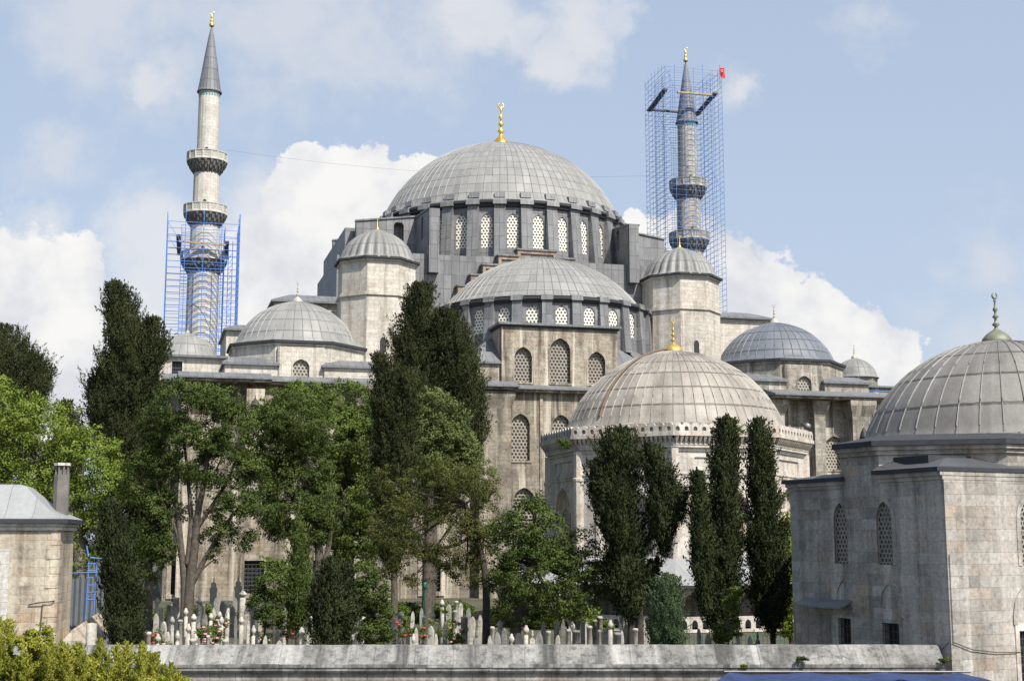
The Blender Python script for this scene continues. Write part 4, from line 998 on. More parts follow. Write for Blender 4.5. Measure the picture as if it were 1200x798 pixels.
# ---------------------------------------------------------------- domed building on the right
A0 = at(1105, 545, 42)
lib = thing('domed_building', 'grey stone building with weathered ribbed dome, near corner at the right edge', 'building', (A0.x, A0.y, 0), math.atan2(.436, .9))
Lw = Wall((0, 0), -PI / 2); Rw = Wall((0, 0), 0)
lup = [(-4.98, 4.63, .68, 2.05, .5), (-2.78, 4.63, .74, 2.05, .52)]; llo = [(-4.93, 1.15, .66, 1.66, 0), (-2.66, 1.15, .8, 1.62, 0)]
rup = [(x, 4.63, .74, 2.05, .52) for x in (3.5, 6.5, 9.5, 12.5)]; rlo = [(x, 1.0, .95, 1.6, 0) for x in (3.3, 6.5, 9.5, 12.5)]
mb = MB(); Lw.panel(mb, -7.73, 0, -1.8, 7.3, lup + llo, .28); Rw.panel(mb, 0, 16, -1.8, 7.3, rup + rlo, .28)
mb.poly([(0, 7.73, -1.8), (0, 7.73, 7.3), (4.4, 10.3, 7.3), (4.4, 10.3, -1.8)]); mb.poly([(4.4, 10.3, -1.8), (4.4, 10.3, 7.3), (16, 10.3, 7.3), (16, 10.3, -1.8)])
mb.poly([(16, 0, -1.8), (16, 10.3, -1.8), (16, 10.3, 7.3), (16, 0, 7.3)])
mb.build('wall', 'grey', lib)
for W_, l in ((Lw, lup), (Rw, rup)):
    for wn in l: f = W_.window(wn, .1, 'lat_near', lib, 'window'); W_.trim(wn, .17, .025, 'grey', f, 'window_frame', False)
for W_, l, bd in ((Lw, llo, .1), (Rw, rlo, .17)):
    for wn in l:
        f = W_.window(wn, .26, 'dark', lib, 'lower_window'); W_.grille(wn, .1, 4, 6, .02, 'iron', f); W_.trim(wn, bd, .03, 'marble' if W_ is Rw else 'grey', f)
        an = (wn[0], wn[1] + wn[3] + .2, wn[2] + .1, 1.05, .75); W_.trim(an, .17, .045, 'grey', lib, 'blind_arch', False)
bp = [(0.004, 4.88), (0.004, 2.94), (3.0, .25), (12.8, .25), (15.8, 3.0), (15.8, 7.4), (12.8, 10.2), (5.6, 10.2)]
def grow(pl, d):
    cx = sum(p[0] for p in pl) / len(pl); cy = sum(p[1] for p in pl) / len(pl); o = []
    for x, y in pl: l = math.hypot(x - cx, y - cy); o.append((x + (x - cx) / l * d, y + (y - cy) / l * d))
    return o
mb = MB(); mb.prism(bp, 7.0, 8.3); up_ = mb.build('upper_wall', 'grey', lib)
mb = MB(); mb.prism(grow(bp, .12), 8.22, 8.36); mb.prism(grow(bp, .24), 8.362, 8.5); mb.build('cornice', 'grey', up_)
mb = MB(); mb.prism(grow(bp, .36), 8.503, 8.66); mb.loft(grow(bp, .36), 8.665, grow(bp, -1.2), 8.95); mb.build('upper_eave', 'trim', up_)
DC = (7.9, 5.2)
mb = MB(); mb.lathe([(5.22, 8.5), (5.22, 8.92), (5.05, 9.04)], DC, 48, False); mb.build('dome_base', 'near_lead', lib)
dome('dome', lib, DC, 5.02, 8.95, 3.85, 40, 5, 'near_lead', .036, .028, .14, .0)
finial(lib, DC, 12.75, 2.05, 'patina', True, .27)
def wing(pl, ze, inner, zi, nm):
    mb = MB(); mb.prism(grow(pl, .06), ze - .26, ze - .13); mb.prism(grow(pl, .16), ze - .128, ze); mb.build('wing_cornice', 'grey', lib)
    mb = MB(); mb.prism(grow(pl, .3), ze + .003, ze + .13); mb.build('wing_eave', 'trim', lib)
    mb = MB(); mb.loft(grow(pl, .26), ze + .133, inner, zi); mb.build('wing_roof', 'dark_roof', lib)
wing([(0, 0), (16, 0), (16, 2.94), (0, 2.94)], 7.56, [(1.0, .9), (15.4, .9), (15.4, 2.9), (.35, 2.9)], 8.05, 'w')
wing([(4.5, 9.0), (16, 9.0), (16, 10.3), (4.5, 10.3)], 7.42, [(5.0, 9.1), (15.4, 9.1), (15.4, 9.6), (5.0, 9.6)], 7.75, 'v')
mb = MB(); mb.prism([(.35, 1.0), (15.4, 1.0), (15.4, 3.2), (.35, 3.2)], 7.6, 8.12); mb.build('roof_step', 'trim', lib)
wing([(0, 4.88), (4.5, 4.88), (4.5, 9.6), (0, 7.73)], 7.42, [(1.0, 5.0), (4.5, 5.0), (4.5, 8.0), (1.0, 7.0)], 7.75, 'v')
# thin cable on the near corner
mb = MB(); mb.path([Lw.P(-2.2, 1.0, -.03), Lw.P(-1.1, 1.5, -.04), Lw.P(-.05, 2.35, -.05)], [.014] * 3, 4); mb.path([Rw.P(0.02, 2.35, -.05), Rw.P(.8, 2.1, -.06), Rw.P(1.8, 1.98, -.06), Rw.P(2.8, 1.95, -.04)], [.014] * 4, 4)
mb.path([Rw.P(.06, 5.0, -.03), Rw.P(.06, 2.3, -.03)], [.012] * 2, 4); mb.build('cable', 'iron', lib)
# canopy on poles against its shaded wall
cp = thing('canopy', 'flat grey metal canopy on thin poles against the shaded wall of the right building', 'canopy', (A0.x, A0.y, 0), math.atan2(.436, .9))
mb = MB(); mb.poly([(-.03, 4.45, 3.42), (-.03, 6.95, 3.42), (-.62, 6.95, 3.2), (-.62, 4.45, 3.2)]); mb.poly([(-.03, 4.45, 3.36), (-.62, 4.45, 3.14), (-.62, 6.95, 3.14), (-.03, 6.95, 3.36)])
mb.poly([(-.62, 4.45, 3.14), (-.62, 4.45, 3.2), (-.62, 6.95, 3.2), (-.62, 6.95, 3.14)]); mb.poly([(-.03, 4.45, 3.36), (-.03, 4.45, 3.42), (-.62, 4.45, 3.2), (-.62, 4.45, 3.14)]); mb.build('sheet', 'roof_lead', cp)
for y in (6.2, 6.9):
    mb = MB(); mb.tube((-.58, y, 0), (-.58, y, 3.16), .022, 5); mb.build('pole', 'steel', cp)

# ---------------------------------------------------------------- walls in front
gw = thing('garden_wall', 'long grey stone garden wall with sloped coping running across the bottom', 'wall', (0, 0, 0))
zr = at(600, 755.2, 42.45).z; zf = at(600, 778, 41.75).z
mb = MB(); x0, x1 = -17.5, 13.15
random.seed(5); x = x0
while x < x1:
    l = random.uniform(.75, 1.35); xe = min(x1, x + l); j = random.uniform(-.008, .008); gp = .003
    a, b = x + gp, xe - gp
    P_ = lambda xx, s: [(xx, 41.75 + random.uniform(-.01, .01), zf - .1), (xx, 41.75, zf + j), (xx, 42.42, zr + j), (xx, 42.55, zr + j), (xx, 43.2, zf + j), (xx, 43.2, zf - .1)]
    p, q = P_(a, 0), P_(b, 0)
    for i in range(5): mb.poly([p[i], q[i], q[i + 1], p[i + 1]][::1])
    mb.poly(p); mb.poly(q[::-1]); mb.poly([p[0], p[5], q[5], q[0]])
    x = xe
mb.build('coping', 'coping', gw)
B('moulding', 'coping', gw, (x0, x1, 41.78, 43.1, zf - .2, zf - .104), (x0, x1, 41.84, 43.0, zf - .27, zf - .203))
B('wall_face', 'garden_wall', gw, (x0, x1, 41.92, 42.9, -1.6, zf - .273))
# low pitched wall coming towards it on the left
p0 = at(92, 742, 45.5); p1 = at(122, 706, 56.0)
lwl = thing('low_wall', 'short low wall with steep pitched stone coping beside the small house', 'wall', (p0.x - .2, p0.y, 0), math.atan2(-(p1.x - p0.x), p1.y - p0.y))
L_ = math.hypot(p1.x - p0.x, p1.y - p0.y)
B('wall_face', 'house', lwl, (-.35, .35, 0, L_, -.5, 1.9)); mb = MB(); y = 0
while y < L_ - .2:
    ye = min(L_, y + .55); q = [(-.5, 1.85), (-.47, 1.95), (0, 2.5), (.47, 1.95), (.5, 1.85)]
    pa = [(a, y + .012, z) for a, z in q]; pb = [(a, ye - .012, z) for a, z in q]
    for i in range(4): mb.poly([pa[i], pa[i + 1], pb[i + 1], pb[i]])
    mb.poly(pa[::-1]); mb.poly(pb); mb.poly([pa[0], pb[0], pb[4], pa[4]][::1]); y = ye
mb.build('coping', 'house', lwl)
p = at(107, 745, 43.5); ps = thing('stone_post', 'round white stone post at the end of the low pitched wall', 'post', (p.x, p.y, 0)); mb = MB(); mb.lathe([(.17, 0), (.165, 2.78), (.15, 2.81), (.02, 2.84)], (0, 0), 16, True); mb.build('shaft', 'grave', ps)

# small house on the left
hp = at(71, 612, 46)
hs = thing('small_house', 'small rough stone house with pale hipped lead roof at the left edge', 'house', (hp.x, hp.y, 0), R(9))
hw = Wall((0, 0), 0); hwin = (-2.28, 3.0, .8, 1.75, 0)
mb = MB(); hw.panel(mb, -9, 0, -.5, 5.75, [hwin], .25); mb.poly([(0, 0, -.5), (0, 2.9, -.5), (0, 2.9, 5.75), (0, 0, 5.75)]); mb.poly([(0, 2.9, -.5), (-9, 2.9, -.5), (-9, 2.9, 5.75), (0, 2.9, 5.75)]); mb.build('wall', 'house', hs)
f = hw.window(hwin, .2, 'dark', hs); hw.trim(hwin, .3, .05, 'pale', f); hw.grille(hwin, .08, 4, 7, .018, 'iron', f)
mb = MB()
for i in range(13):
    z0 = -.5 + i * .48; a = .42 if i % 2 else .28
    mb.box(-a, .025, -.025, .42 if not i % 2 else .3, z0 + .008, z0 + .47)
mb.build('quoin', 'house', hs)
mb = MB(); mb.box(-9.1, .08, -.08, 3.0, 5.752, 5.88); mb.box(-9.2, .15, -.15, 3.05, 5.882, 5.98); mb.build('cornice', 'pale', hs); B('eave', 'trim', hs, (-9.4, .27, -.27, 3.17, 5.983, 6.13))
mb = MB(); ring = [((-9.4, .27), (-.27, 3.17), 6.133), ((-8.6, -.4), (.2, 2.8), 6.42), ((-8.1, -.9), (.55, 2.45), 6.85), ((-7.6, -1.35), (.95, 2.05), 7.25), ((-7.4, -1.6), (1.2, 1.8), 7.33)]
for (xa, ya, za), (xb, yb, zb) in zip(ring, ring[1:]): mb.loft(rect(*xa, *ya), za, rect(*xb, *yb), zb, zb > 7.35)
mb.build('roof', 'pale_roof', hs)
ch = at(72, 575, 47.6); hl = Vector((ch.x - hp.x, ch.y - hp.y, 0)); c_, s_ = math.cos(R(9)), math.sin(R(9)); hx, hy = hl.x * c_ + hl.y * s_, -hl.x * s_ + hl.y * c_
mb = MB(); mb.prism(ngon((hx, hy), .27, 8, PI / 8), 6.0, 7.7); mb.prism(ngon((hx, hy), .17, 8, PI / 8), 7.7, 8.0)
for k in range(8): mb.tube((hx + .21 * math.cos(PI / 4 * k + PI / 8), hy + .21 * math.sin(PI / 4 * k + PI / 8), 7.69), (hx + .21 * math.cos(PI / 4 * k + PI / 8), hy + .21 * math.sin(PI / 4 * k + PI / 8), 8.01), .045, 4)
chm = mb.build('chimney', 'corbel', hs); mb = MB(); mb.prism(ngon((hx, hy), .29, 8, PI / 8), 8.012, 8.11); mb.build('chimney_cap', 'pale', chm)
mb = MB(); mb.path([(-.9, -.05, 3.28), (-.6, -.1, 3.35), (-.1, -.12, 3.4), (.05, .6, 3.45)], [.02] * 4, 4); mb.path([(-.45, -.06, 3.3), (-.5, -.06, 1.5)], [.02] * 2, 4); mb.build('cable', 'iron', hs)
# blue steel frame and sheet fence behind the house
p = at(104, 705, 58); bf = thing('steel_frame', 'bright blue steel ladder frame standing between the house and the dark cypress', 'frame', (p.x, p.y, p.z))
mb = MB()
for x in (-.12, .22): mb.tube((x, 0, -1.5), (x + .05, 0, 1.7), .035, 5)
for k in range(6): mb.tube((-.12, 0, .1 + k * .3), (.24, 0, .1 + k * .3), .035, 4)
mb.tube((-.8, 0, 1.2), (.6, 0, 1.25), .035, 4); mb.tube((0, 0, 1.85), (.55, 0, 1.8), .045, 4); mb.tube((-.1, 0, 1.9), (-.2, 0, 2.35), .04, 4); mb.tube((.0, 0, .2), (.9, 0, 1.2), .03, 4); mb.build('ladder_frame', 'blue2', bf)
p = at(104, 706, 60); sf = thing('sheet_fence', 'dark grey corrugated sheet fence behind the blue frame', 'fence', (p.x, p.y, 0))
mb = MB(); n = 40
for i in range(n):
    x = -2.2 + 4.6 * i / n; mb.poly([(x, .05 * (i % 2), 0), (x + 4.6 / n, .05 * ((i + 1) % 2), 0), (x + 4.6 / n, .05 * ((i + 1) % 2), p.z + 1.05), (x, .05 * (i % 2), p.z + 1.05)])
mb.build('sheet', 'fence', sf)
# blue awning at the bottom right
a0_ = at(855, 789.5, 38.6); a1_ = at(1125, 789.5, 38.9); a2 = at(1165, 800, 36.6); a3 = at(838, 800, 36.6)
aw_ = thing('awning', 'bright blue fabric awning on a thin frame at the bottom right edge', 'awning', (a0_.x, a0_.y, a0_.z))
rows = [[tuple(a0_.lerp(a1_, i / 12).lerp(a3.lerp(a2, i / 12), j / 6) - a0_ + Vector((0, 0, .035 * math.sin(i * 2.6) * j / 6 + .012 * math.sin(i * 5 + j) + (.05 if i % 4 == 0 else 0)))) for i in range(13)] for j in range(7)]
mb = MB(); mb.grid(rows, lambda i, j: (j * .5, i * .4), True); mb.grid([[(x, y, z - .03) for x, y, z in r] for r in rows], lambda i, j: (j * .5, i * .4), True); mb.build('fabric', 'awning', aw_)
mb = MB()
for i in (0, 4, 8, 12):
    mb.tube(Vector(rows[0][i]) - Vector((0, 0, .05)), Vector(rows[6][i]) - Vector((0, 0, .05)), .025, 5); q = Vector(rows[6][i]); mb.tube(q - Vector((0, 0, .05)), (q.x, q.y, -1.6 - a0_.z), .025, 5)
mb.tube(Vector(rows[0][0]) - Vector((.15, 0, -.02)), Vector(rows[0][12]) + Vector((.3, 0, .02)), .03, 5); mb.build('frame', 'steel', aw_)

# ---------------------------------------------------------------- vegetation
rng = np.random.default_rng(7)
DB, DS = 7.0, 9.0      # foliage density of broad crowns and of spires
def mesh_np(name, vn, nq, mat, parent):
    v, nr = vn
    me = bpy.data.meshes.new(name); n = len(v)
    me.vertices.add(n); me.vertices.foreach_set('co', v.astype(np.float32).ravel())
    me.loops.add(n); me.loops.foreach_set('vertex_index', np.arange(n, dtype=np.int32))
    me.polygons.add(n // nq); me.polygons.foreach_set('loop_start', np.arange(0, n, nq, dtype=np.int32))
    me.materials.append(M[mat]); me.update(calc_edges=True)
    at_ = me.attributes.new('custom_normal', 'FLOAT_VECTOR', 'POINT'); at_.data.foreach_set('vector', nr.astype(np.float32).ravel())
    o = bpy.data.objects.new(name, me); COL.objects.link(o); o.parent = parent
    return o
def unit(a): return a / (np.linalg.norm(a, axis=-1, keepdims=True) + 1e-9)
def leaf_quads(p, d, ln, wd, nrm):
    # four-cornered leaves; each is turned to face out of its clump and shaded with a softened normal
    w = unit(np.cross(d, rng.normal(size=p.shape))); g = unit(np.cross(w, d))
    s = np.where((g * nrm).sum(1) < 0, -1.0, 1.0)[:, None]; w = w * s; g = g * s
    n = unit(nrm + g * .5)
    ln = ln[:, None]; wd = wd[:, None]
    v = np.stack([p - d * ln * .5, p + w * wd * .5 + d * ln * .05, p + d * ln * .5, p - w * wd * .5 + d * ln * .05], 1).reshape(-1, 3)
    return v, np.repeat(n, 4, 0)
def hashn(p, s, k):        # cheap smooth pseudo-noise
    q = p / s
    return (np.sin(q[:, 0] * 1.7 + k) * np.sin(q[:, 1] * 1.9 + 2.1 * k) + np.sin(q[:, 2] * 2.3 + 1.3 * k + q[:, 0]) * .7 + np.sin(q[:, 0] * 3.1 - q[:, 2] * 2.7 + k) * .4) / 2.1
def broad_crown(lobes, dens, leaf, clump, gap, kk, flat=0.0):
    out = []
    for c, r in lobes:
        A = (r[0] + r[1]) * .5 * r[2]
        nclump = max(6, int(DB * dens * A / (clump * clump)))
        d = unit(rng.normal(size=(nclump, 3))); rad = rng.uniform(.35, 1.06, nclump) ** .6
        low = hashn(d * 3 + c, 1.0, kk) * .16
        cp_ = c + d * r * (rad * (1 + low))[:, None]
        keep = hashn(cp_, clump * 2.0, kk + 1) > gap + .12
        cp_, d = cp_[keep], d[keep]
        m = 34
        cs = clump * rng.uniform(.6, 1.25, len(cp_))
        off = unit(rng.normal(size=(len(cp_), m, 3))) * (rng.uniform(0, 1, (len(cp_), m, 1)) ** .5) * cs[:, None, None] * .8
        off[..., 2] *= .62
        p = (cp_[:, None, :] + off).reshape(-1, 3)
        dd = unit(rng.normal(size=p.shape) + np.repeat(d, m, 0) * .5 + np.array([0, 0, -.15]))
        n = len(p); l = leaf * .62 * rng.uniform(.7, 1.35, n)
        nn = unit(unit(off.reshape(-1, 3)) * .9 + np.repeat(d, m, 0) * .6 + np.array([0, 0, .25]))
        out.append(leaf_quads(p, dd, l, l * rng.uniform(.55, .8, n), nn))
    return np.concatenate([o[0] for o in out]), np.concatenate([o[1] for o in out])
def spire_crown(prof, base, Y, dens, leaf, tuft, kk, spread=.5, rough=.16, gap=-.4, yoff=0):
    # prof: (py, px centre, half width px) from the top down
    zs, xs, hs_ = [], [], []
    for py, px, h in prof:
        q = at(px, py, Y + yoff); zs.append(q.z); xs.append(q.x); hs_.append(h * .86 * Y / FPX)
    zs, xs, hs_ = np.array(zs)[::-1], np.array(xs)[::-1], np.array(hs_)[::-1]
    A = np.trapezoid(hs_, zs) * 2 if hasattr(np, 'trapezoid') else np.trapz(hs_, zs) * 2
    n = int(DS * dens * A / (tuft * tuft) * .5)
    fz = np.linspace(zs[0], zs[-1], 400); w = np.interp(fz, zs, hs_) + .12; cdf = np.cumsum(w) / w.sum()
    z = np.interp(rng.uniform(0, 1, n), cdf, fz)
    th = rng.uniform(0, 2 * PI, n); h = np.interp(z, zs, hs_); cx = np.interp(z, zs, xs)
    inner = rng.uniform(0, 1, n) < .42
    q = hs_.max()
    lowf = np.sin(th * 2 + z * 1.6 / q + kk) * .4 + np.sin(th * 3 - z * 3.1 / q + kk * 2) * .5 + np.sin(th * 5 + z * 5.3 / q + kk) * .5 + np.sin(th * 8 - z * 9.0 / q + kk * 3) * .35
    rr = h * np.where(inner, rng.uniform(.1, .72, n), rng.uniform(.6, 1.0, n)) * (1 + rough * lowf * np.where(inner, .4, 1.15))
    P_ = np.stack([cx + rr * np.cos(th), Y + yoff + rr * np.sin(th), z], 1)
    keep = inner | (hashn(P_, tuft * 1.9, kk) > gap); P_, th, z = P_[keep], th[keep], z[keep]; n = len(P_)
    o = np.stack([np.cos(th), np.sin(th), np.zeros(n)], 1)
    ax = unit(o * spread + np.array([0, 0, 1.0]) + rng.normal(size=(n, 3)) * .25)
    m = 54; t_ = rng.uniform(-.45, 1.0, (n, m, 1)); ts = np.minimum(tuft * rng.uniform(.5, 1.45, n), np.maximum(tuft * .3, (zs[-1] - z) * .62))
    thick = (1 - np.clip(t_, -.2, 1) * .85) * .27
    lat = rng.normal(size=(n, m, 3)) * thick * ts[:, None, None]
    p = P_[:, None, :] + ax[:, None, :] * t_ * ts[:, None, None] * 1.75 + lat
    p = p.reshape(-1, 3); d = unit(np.repeat(ax, m, 0) + rng.normal(size=(n * m, 3)) * .3)
    nn = unit(unit(lat.reshape(-1, 3)) * .9 + np.repeat(o, m, 0) * .7 + np.array([0, 0, .15]))
    l = leaf * .5 * rng.uniform(.6, 1.3, n * m)
    return leaf_quads(p, d, l, l * rng.uniform(.34, .5, n * m), nn)
def plant(name, label, cat, Y, foot, group=None):
    b = at(foot, 700, Y)
    return thing(name, label, cat, (b.x, b.y, 0.0), 0, group), Vector((b.x, b.y, 0.0))
def trunk_mesh(root, base, Y, limbs, mat):
    mb = MB()
    for pts, r0, r1 in limbs:
        w = []
        for i, q in enumerate(pts):
            px, py = q[0], q[1]; yo = q[2] if len(q) > 2 else 0
            v = at(px, py, Y + yo) if py is not None else Vector((at(px, 700, Y + yo).x, Y + yo, -.1))
            w.append(v - base)
        # smooth the polyline
        s = []
        for i in range(len(w) - 1):
            p0_, p1_, p2_, p3_ = w[max(0, i - 1)], w[i], w[i + 1], w[min(len(w) - 1, i + 2)]
            for j in range(4):
                f = j / 4; s.append(.5 * ((2 * p1_) + (-p0_ + p2_) * f + (2 * p0_ - 5 * p1_ + 4 * p2_ - p3_) * f * f + (-p0_ + 3 * p1_ - 3 * p2_ + p3_) * f ** 3))
        s.append(w[-1]); n = len(s)
        mb.path(s, [(r0 + (r1 - r0) * i / (n - 1)) * Y / FPX for i in range(n)], 7)
    return mb.build('trunk', mat, root)
def broad(name, label, cat, Y, foot, lobes, mat, leafpx=3.0, dens=3.0, clumppx=11, gap=-.45, limbs=(), bark='bark', kk=0.0, branch=True, group=None, depth=.85):
    root, base = plant(name, label, cat, Y, foot, group); L = []
    for i, (px, py, rx, ry) in enumerate(lobes):
        s = Y / FPX; yo = ((i * 37) % 11 / 10 - .5) * rx * s * .8; c = at(px, py, Y + yo)
        L.append((np.array(c - base), np.array([rx * s, rx * s * depth, ry * s])))
    v = broad_crown(L, dens, leafpx * Y / FPX, clumppx * Y / FPX, gap, kk)
    mesh_np('crown', v, 4, mat, root)
    limbs = list(limbs)
    if branch and limbs:
        top = limbs[0][0][-1]; r = limbs[0][2]
        for i, (px, py, rx, ry) in enumerate(lobes):
            yo = ((i * 37) % 11 / 10 - .5) * rx * .8 * Y / FPX
            limbs.append(([(top[0], top[1]), ((top[0] + px) / 2 + (i % 3 - 1) * 3, (top[1] + py) / 2 + 4, yo * .5), (px, py + ry * .2, yo)], r * .75, r * .2))
    if limbs: trunk_mesh(root, base, Y, limbs, bark)
    return root
def spire(name, label, cat, Y, foot, profs, mat, leafpx=5.5, dens=3.2, tuftpx=13, limbs=(), bark='bark', kk=0.0, group=None, spread=.36, rough=.2, gap=-.3):
    root, base = plant(name, label, cat, Y, foot, group); vs = []
    for i, pf in enumerate(profs):
        vs.append(spire_crown(pf, base, Y, dens, leafpx * Y / FPX, tuftpx * Y / FPX, kk + i * 1.7, spread, rough, gap, (0, -.6, .7, -.3, .5, .2)[i % 6]))
    mesh_np('crown', (np.concatenate([q[0] for q in vs]) - np.array(base), np.concatenate([q[1] for q in vs])), 4, mat, root)
    pf = profs[0]; lim = list(limbs) or [([(foot, None), ((foot + pf[-1][1]) / 2, pf[-1][0]), (pf[len(pf) // 2][1], pf[len(pf) // 2][0]), (pf[1][1], pf[1][0])], 5, 1)]
    trunk_mesh(root, base, Y, lim, bark)
    return root
# far left
spire('dark_conifer', 'broad very dark conifer at the left edge rising behind the bright green tree', 'tree', 105, 15, [[(380, -2, 6), (392, 2, 26), (410, 4, 40), (430, 12, 48), (450, 18, 46), (472, 14, 44), (490, 10, 40), (560, 5, 40)], [(415, 40, 4), (430, 44, 16), (460, 46, 18), (485, 44, 14)]], 'cypress', 4, 3.4, 8, kk=1, rough=.2)
spire('dark_conifer', 'small dark conifer tip just right of the broad dark conifer', 'tree', 100, 78, [[(468, 76, 2), (478, 77, 9), (495, 78, 16), (520, 80, 20), (600, 80, 24)]], 'cypress', 4, 3.2, 7, kk=2)
broad('plane_tree', 'large bright lime green broadleaf tree behind the small house at the left', 'tree', 72, 95,
      [(5, 490, 45, 40), (50, 510, 55, 42), (100, 535, 45, 36), (125, 570, 32, 30), (20, 560, 60, 45), (75, 590, 55, 45), (-30, 540, 50, 60), (120, 620, 34, 36), (150, 635, 24, 26), (20, 620, 60, 40), (70, 650, 45, 30), (-5, 452, 22, 18), (160, 660, 14, 14)], 'plane', 4.2, 3.4, 12, -.5, [([(95, None), (92, 640), (80, 590)], 9, 5)], 'bark_grey', 3)
spire('tall_cypress', 'very tall slender dark cypress at left, its tip beside the left scaffold', 'tree', 76, 172,
      [[(330, 133, 2), (342, 136, 11), (360, 140, 20), (385, 150, 28), (400, 152, 36), (425, 152, 38), (440, 146, 44), (470, 146, 47), (500, 150, 48), (540, 156, 46), (580, 164, 42), (620, 170, 32), (650, 174, 20)],
       [(372, 178, 3), (385, 180, 12), (405, 182, 16), (430, 180, 14)], [(430, 120, 4), (450, 114, 14), (480, 112, 14), (500, 114, 10)]], 'cypress', 5, 3.6, 8.5, [([(172, None), (173, 680), (170, 620), (160, 500), (145, 380), (135, 345)], 7.5, 1)], 'bark_grey', 4, rough=.27, gap=-.3)
# many-trunked tree
broad('juniper_tree', 'spreading dark green tree with several bare grey trunks, left of centre', 'tree', 70, 215,
      [(212, 472, 38, 28), (250, 472, 40, 28), (185, 500, 26, 34), (278, 505, 28, 34), (225, 515, 42, 30), (195, 545, 26, 40), (255, 545, 38, 30), (285, 548, 18, 20), (205, 590, 20, 25), (280, 590, 28, 14), (240, 500, 44, 36), (300, 600, 24, 14), (178, 612, 20, 34), (165, 560, 20, 34), (296, 560, 20, 26), (225, 548, 30, 26), (182, 660, 14, 22), (258, 595, 20, 22), (200, 630, 12, 16), (285, 628, 18, 18), (192, 648, 14, 20), (246, 632, 12, 12), (262, 622, 16, 9), (255, 650, 13, 12)], 'juniper', 3.4, 3.2, 9, -.3,
      [([(219, None), (222, 690), (228, 640), (232, 600), (240, 560), (246, 510)], 7, 2), ([(216, None), (216, 690), (212, 640), (208, 600), (200, 555), (198, 520)], 5, 1.5), ([(222, 690), (240, 655), (258, 625), (275, 600), (290, 585)], 3.6, 1), ([(220, 660), (224, 610), (220, 560), (214, 500)], 4, 1.2),
       ([(230, 620), (250, 590), (268, 560), (280, 530)], 3, .8), ([(212, 650), (206, 620), (192, 595), (182, 560)], 3, .8), ([(238, 600), (262, 596), (285, 594), (310, 602)], 2.4, .6), ([(236, 570), (252, 552), (262, 530)], 2, .6), ([(224, 690), (236, 668), (252, 655)], 2, .7)], 'bark', 5, branch=False)
# pale deciduous behind
broad('broadleaf_tree', 'rounded light green tree between the central cypress pair and the juniper at left', 'tree', 96, 395,
      [(355, 468, 40, 20), (400, 470, 45, 24), (430, 485, 36, 34), (385, 510, 60, 34), (335, 495, 34, 26), (430, 540, 40, 44), (405, 585, 44, 36), (415, 628, 30, 26), (320, 485, 26, 20), (300, 505, 18, 22), (440, 600, 30, 40), (310, 560, 20, 30), (395, 640, 22, 24), (440, 640, 22, 18), (322, 600, 16, 22)], 'green', 3.6, 3.4, 9, -.45, [([(395, None), (396, 660), (400, 590), (398, 540)], 9, 4)], 'bark_dark', 6)
broad('broadleaf_tree', 'grey-green leafy tree directly below the right lobe of the tall central cypress', 'tree', 88, 500,
      [(505, 478, 30, 24), (522, 500, 30, 32), (540, 520, 22, 26), (500, 520, 40, 44), (480, 560, 30, 36), (540, 540, 26, 30), (560, 560, 22, 26)], 'olive_top', 3.6, 3.2, 9, -.45, [([(500, None), (502, 640), (505, 560)], 7, 4)], 'bark', 7)
broad('juniper_tree', 'dense dark billowing juniper on a thick leaning trunk, above the slim young cypress', 'tree', 74, 372,
      [(345, 495, 42, 36), (325, 530, 32, 40), (360, 545, 38, 44), (345, 590, 40, 38), (375, 600, 22, 36), (325, 615, 18, 20), (362, 625, 24, 18), (320, 490, 18, 18)], 'juniper', 3.2, 3.8, 8, -.5, [([(368, None), (370, 690), (374, 650), (366, 600), (355, 550)], 7, 3), ([(372, 680), (384, 645), (388, 610), (384, 580)], 4, 1.5)], 'bark', 8)
# great central cypresses
spire('great_cypress', 'biggest dark cypress, a twin-topped mass in front of the mosque half dome', 'tree', 98, 505,
      [[(332, 492, 6), (340, 492, 17), (360, 490, 21), (380, 490, 25), (410, 488, 36), (440, 488, 42), (480, 500, 46), (520, 515, 48), (560, 520, 30), (600, 510, 24)],
       [(362, 520, 4), (370, 524, 16), (390, 530, 24), (415, 536, 28), (440, 540, 28), (480, 545, 27), (515, 552, 20), (532, 555, 8)]], 'cypress', 5, 3.6, 9, kk=9, rough=.24, gap=-.3)
spire('great_cypress', 'tall dark cypress with one narrow top, left in front of the twin-topped one', 'tree', 80, 462,
      [[(414, 442, 3), (425, 446, 10), (445, 458, 22), (470, 460, 27), (500, 461, 31), (540, 462, 31), (580, 462, 28), (620, 462, 24), (660, 462, 16)],
       [(430, 478, 3), (442, 478, 9), (470, 478, 12), (490, 476, 8)]], 'cypress', 5, 3.6, 9, kk=10, rough=.24, gap=-.3)
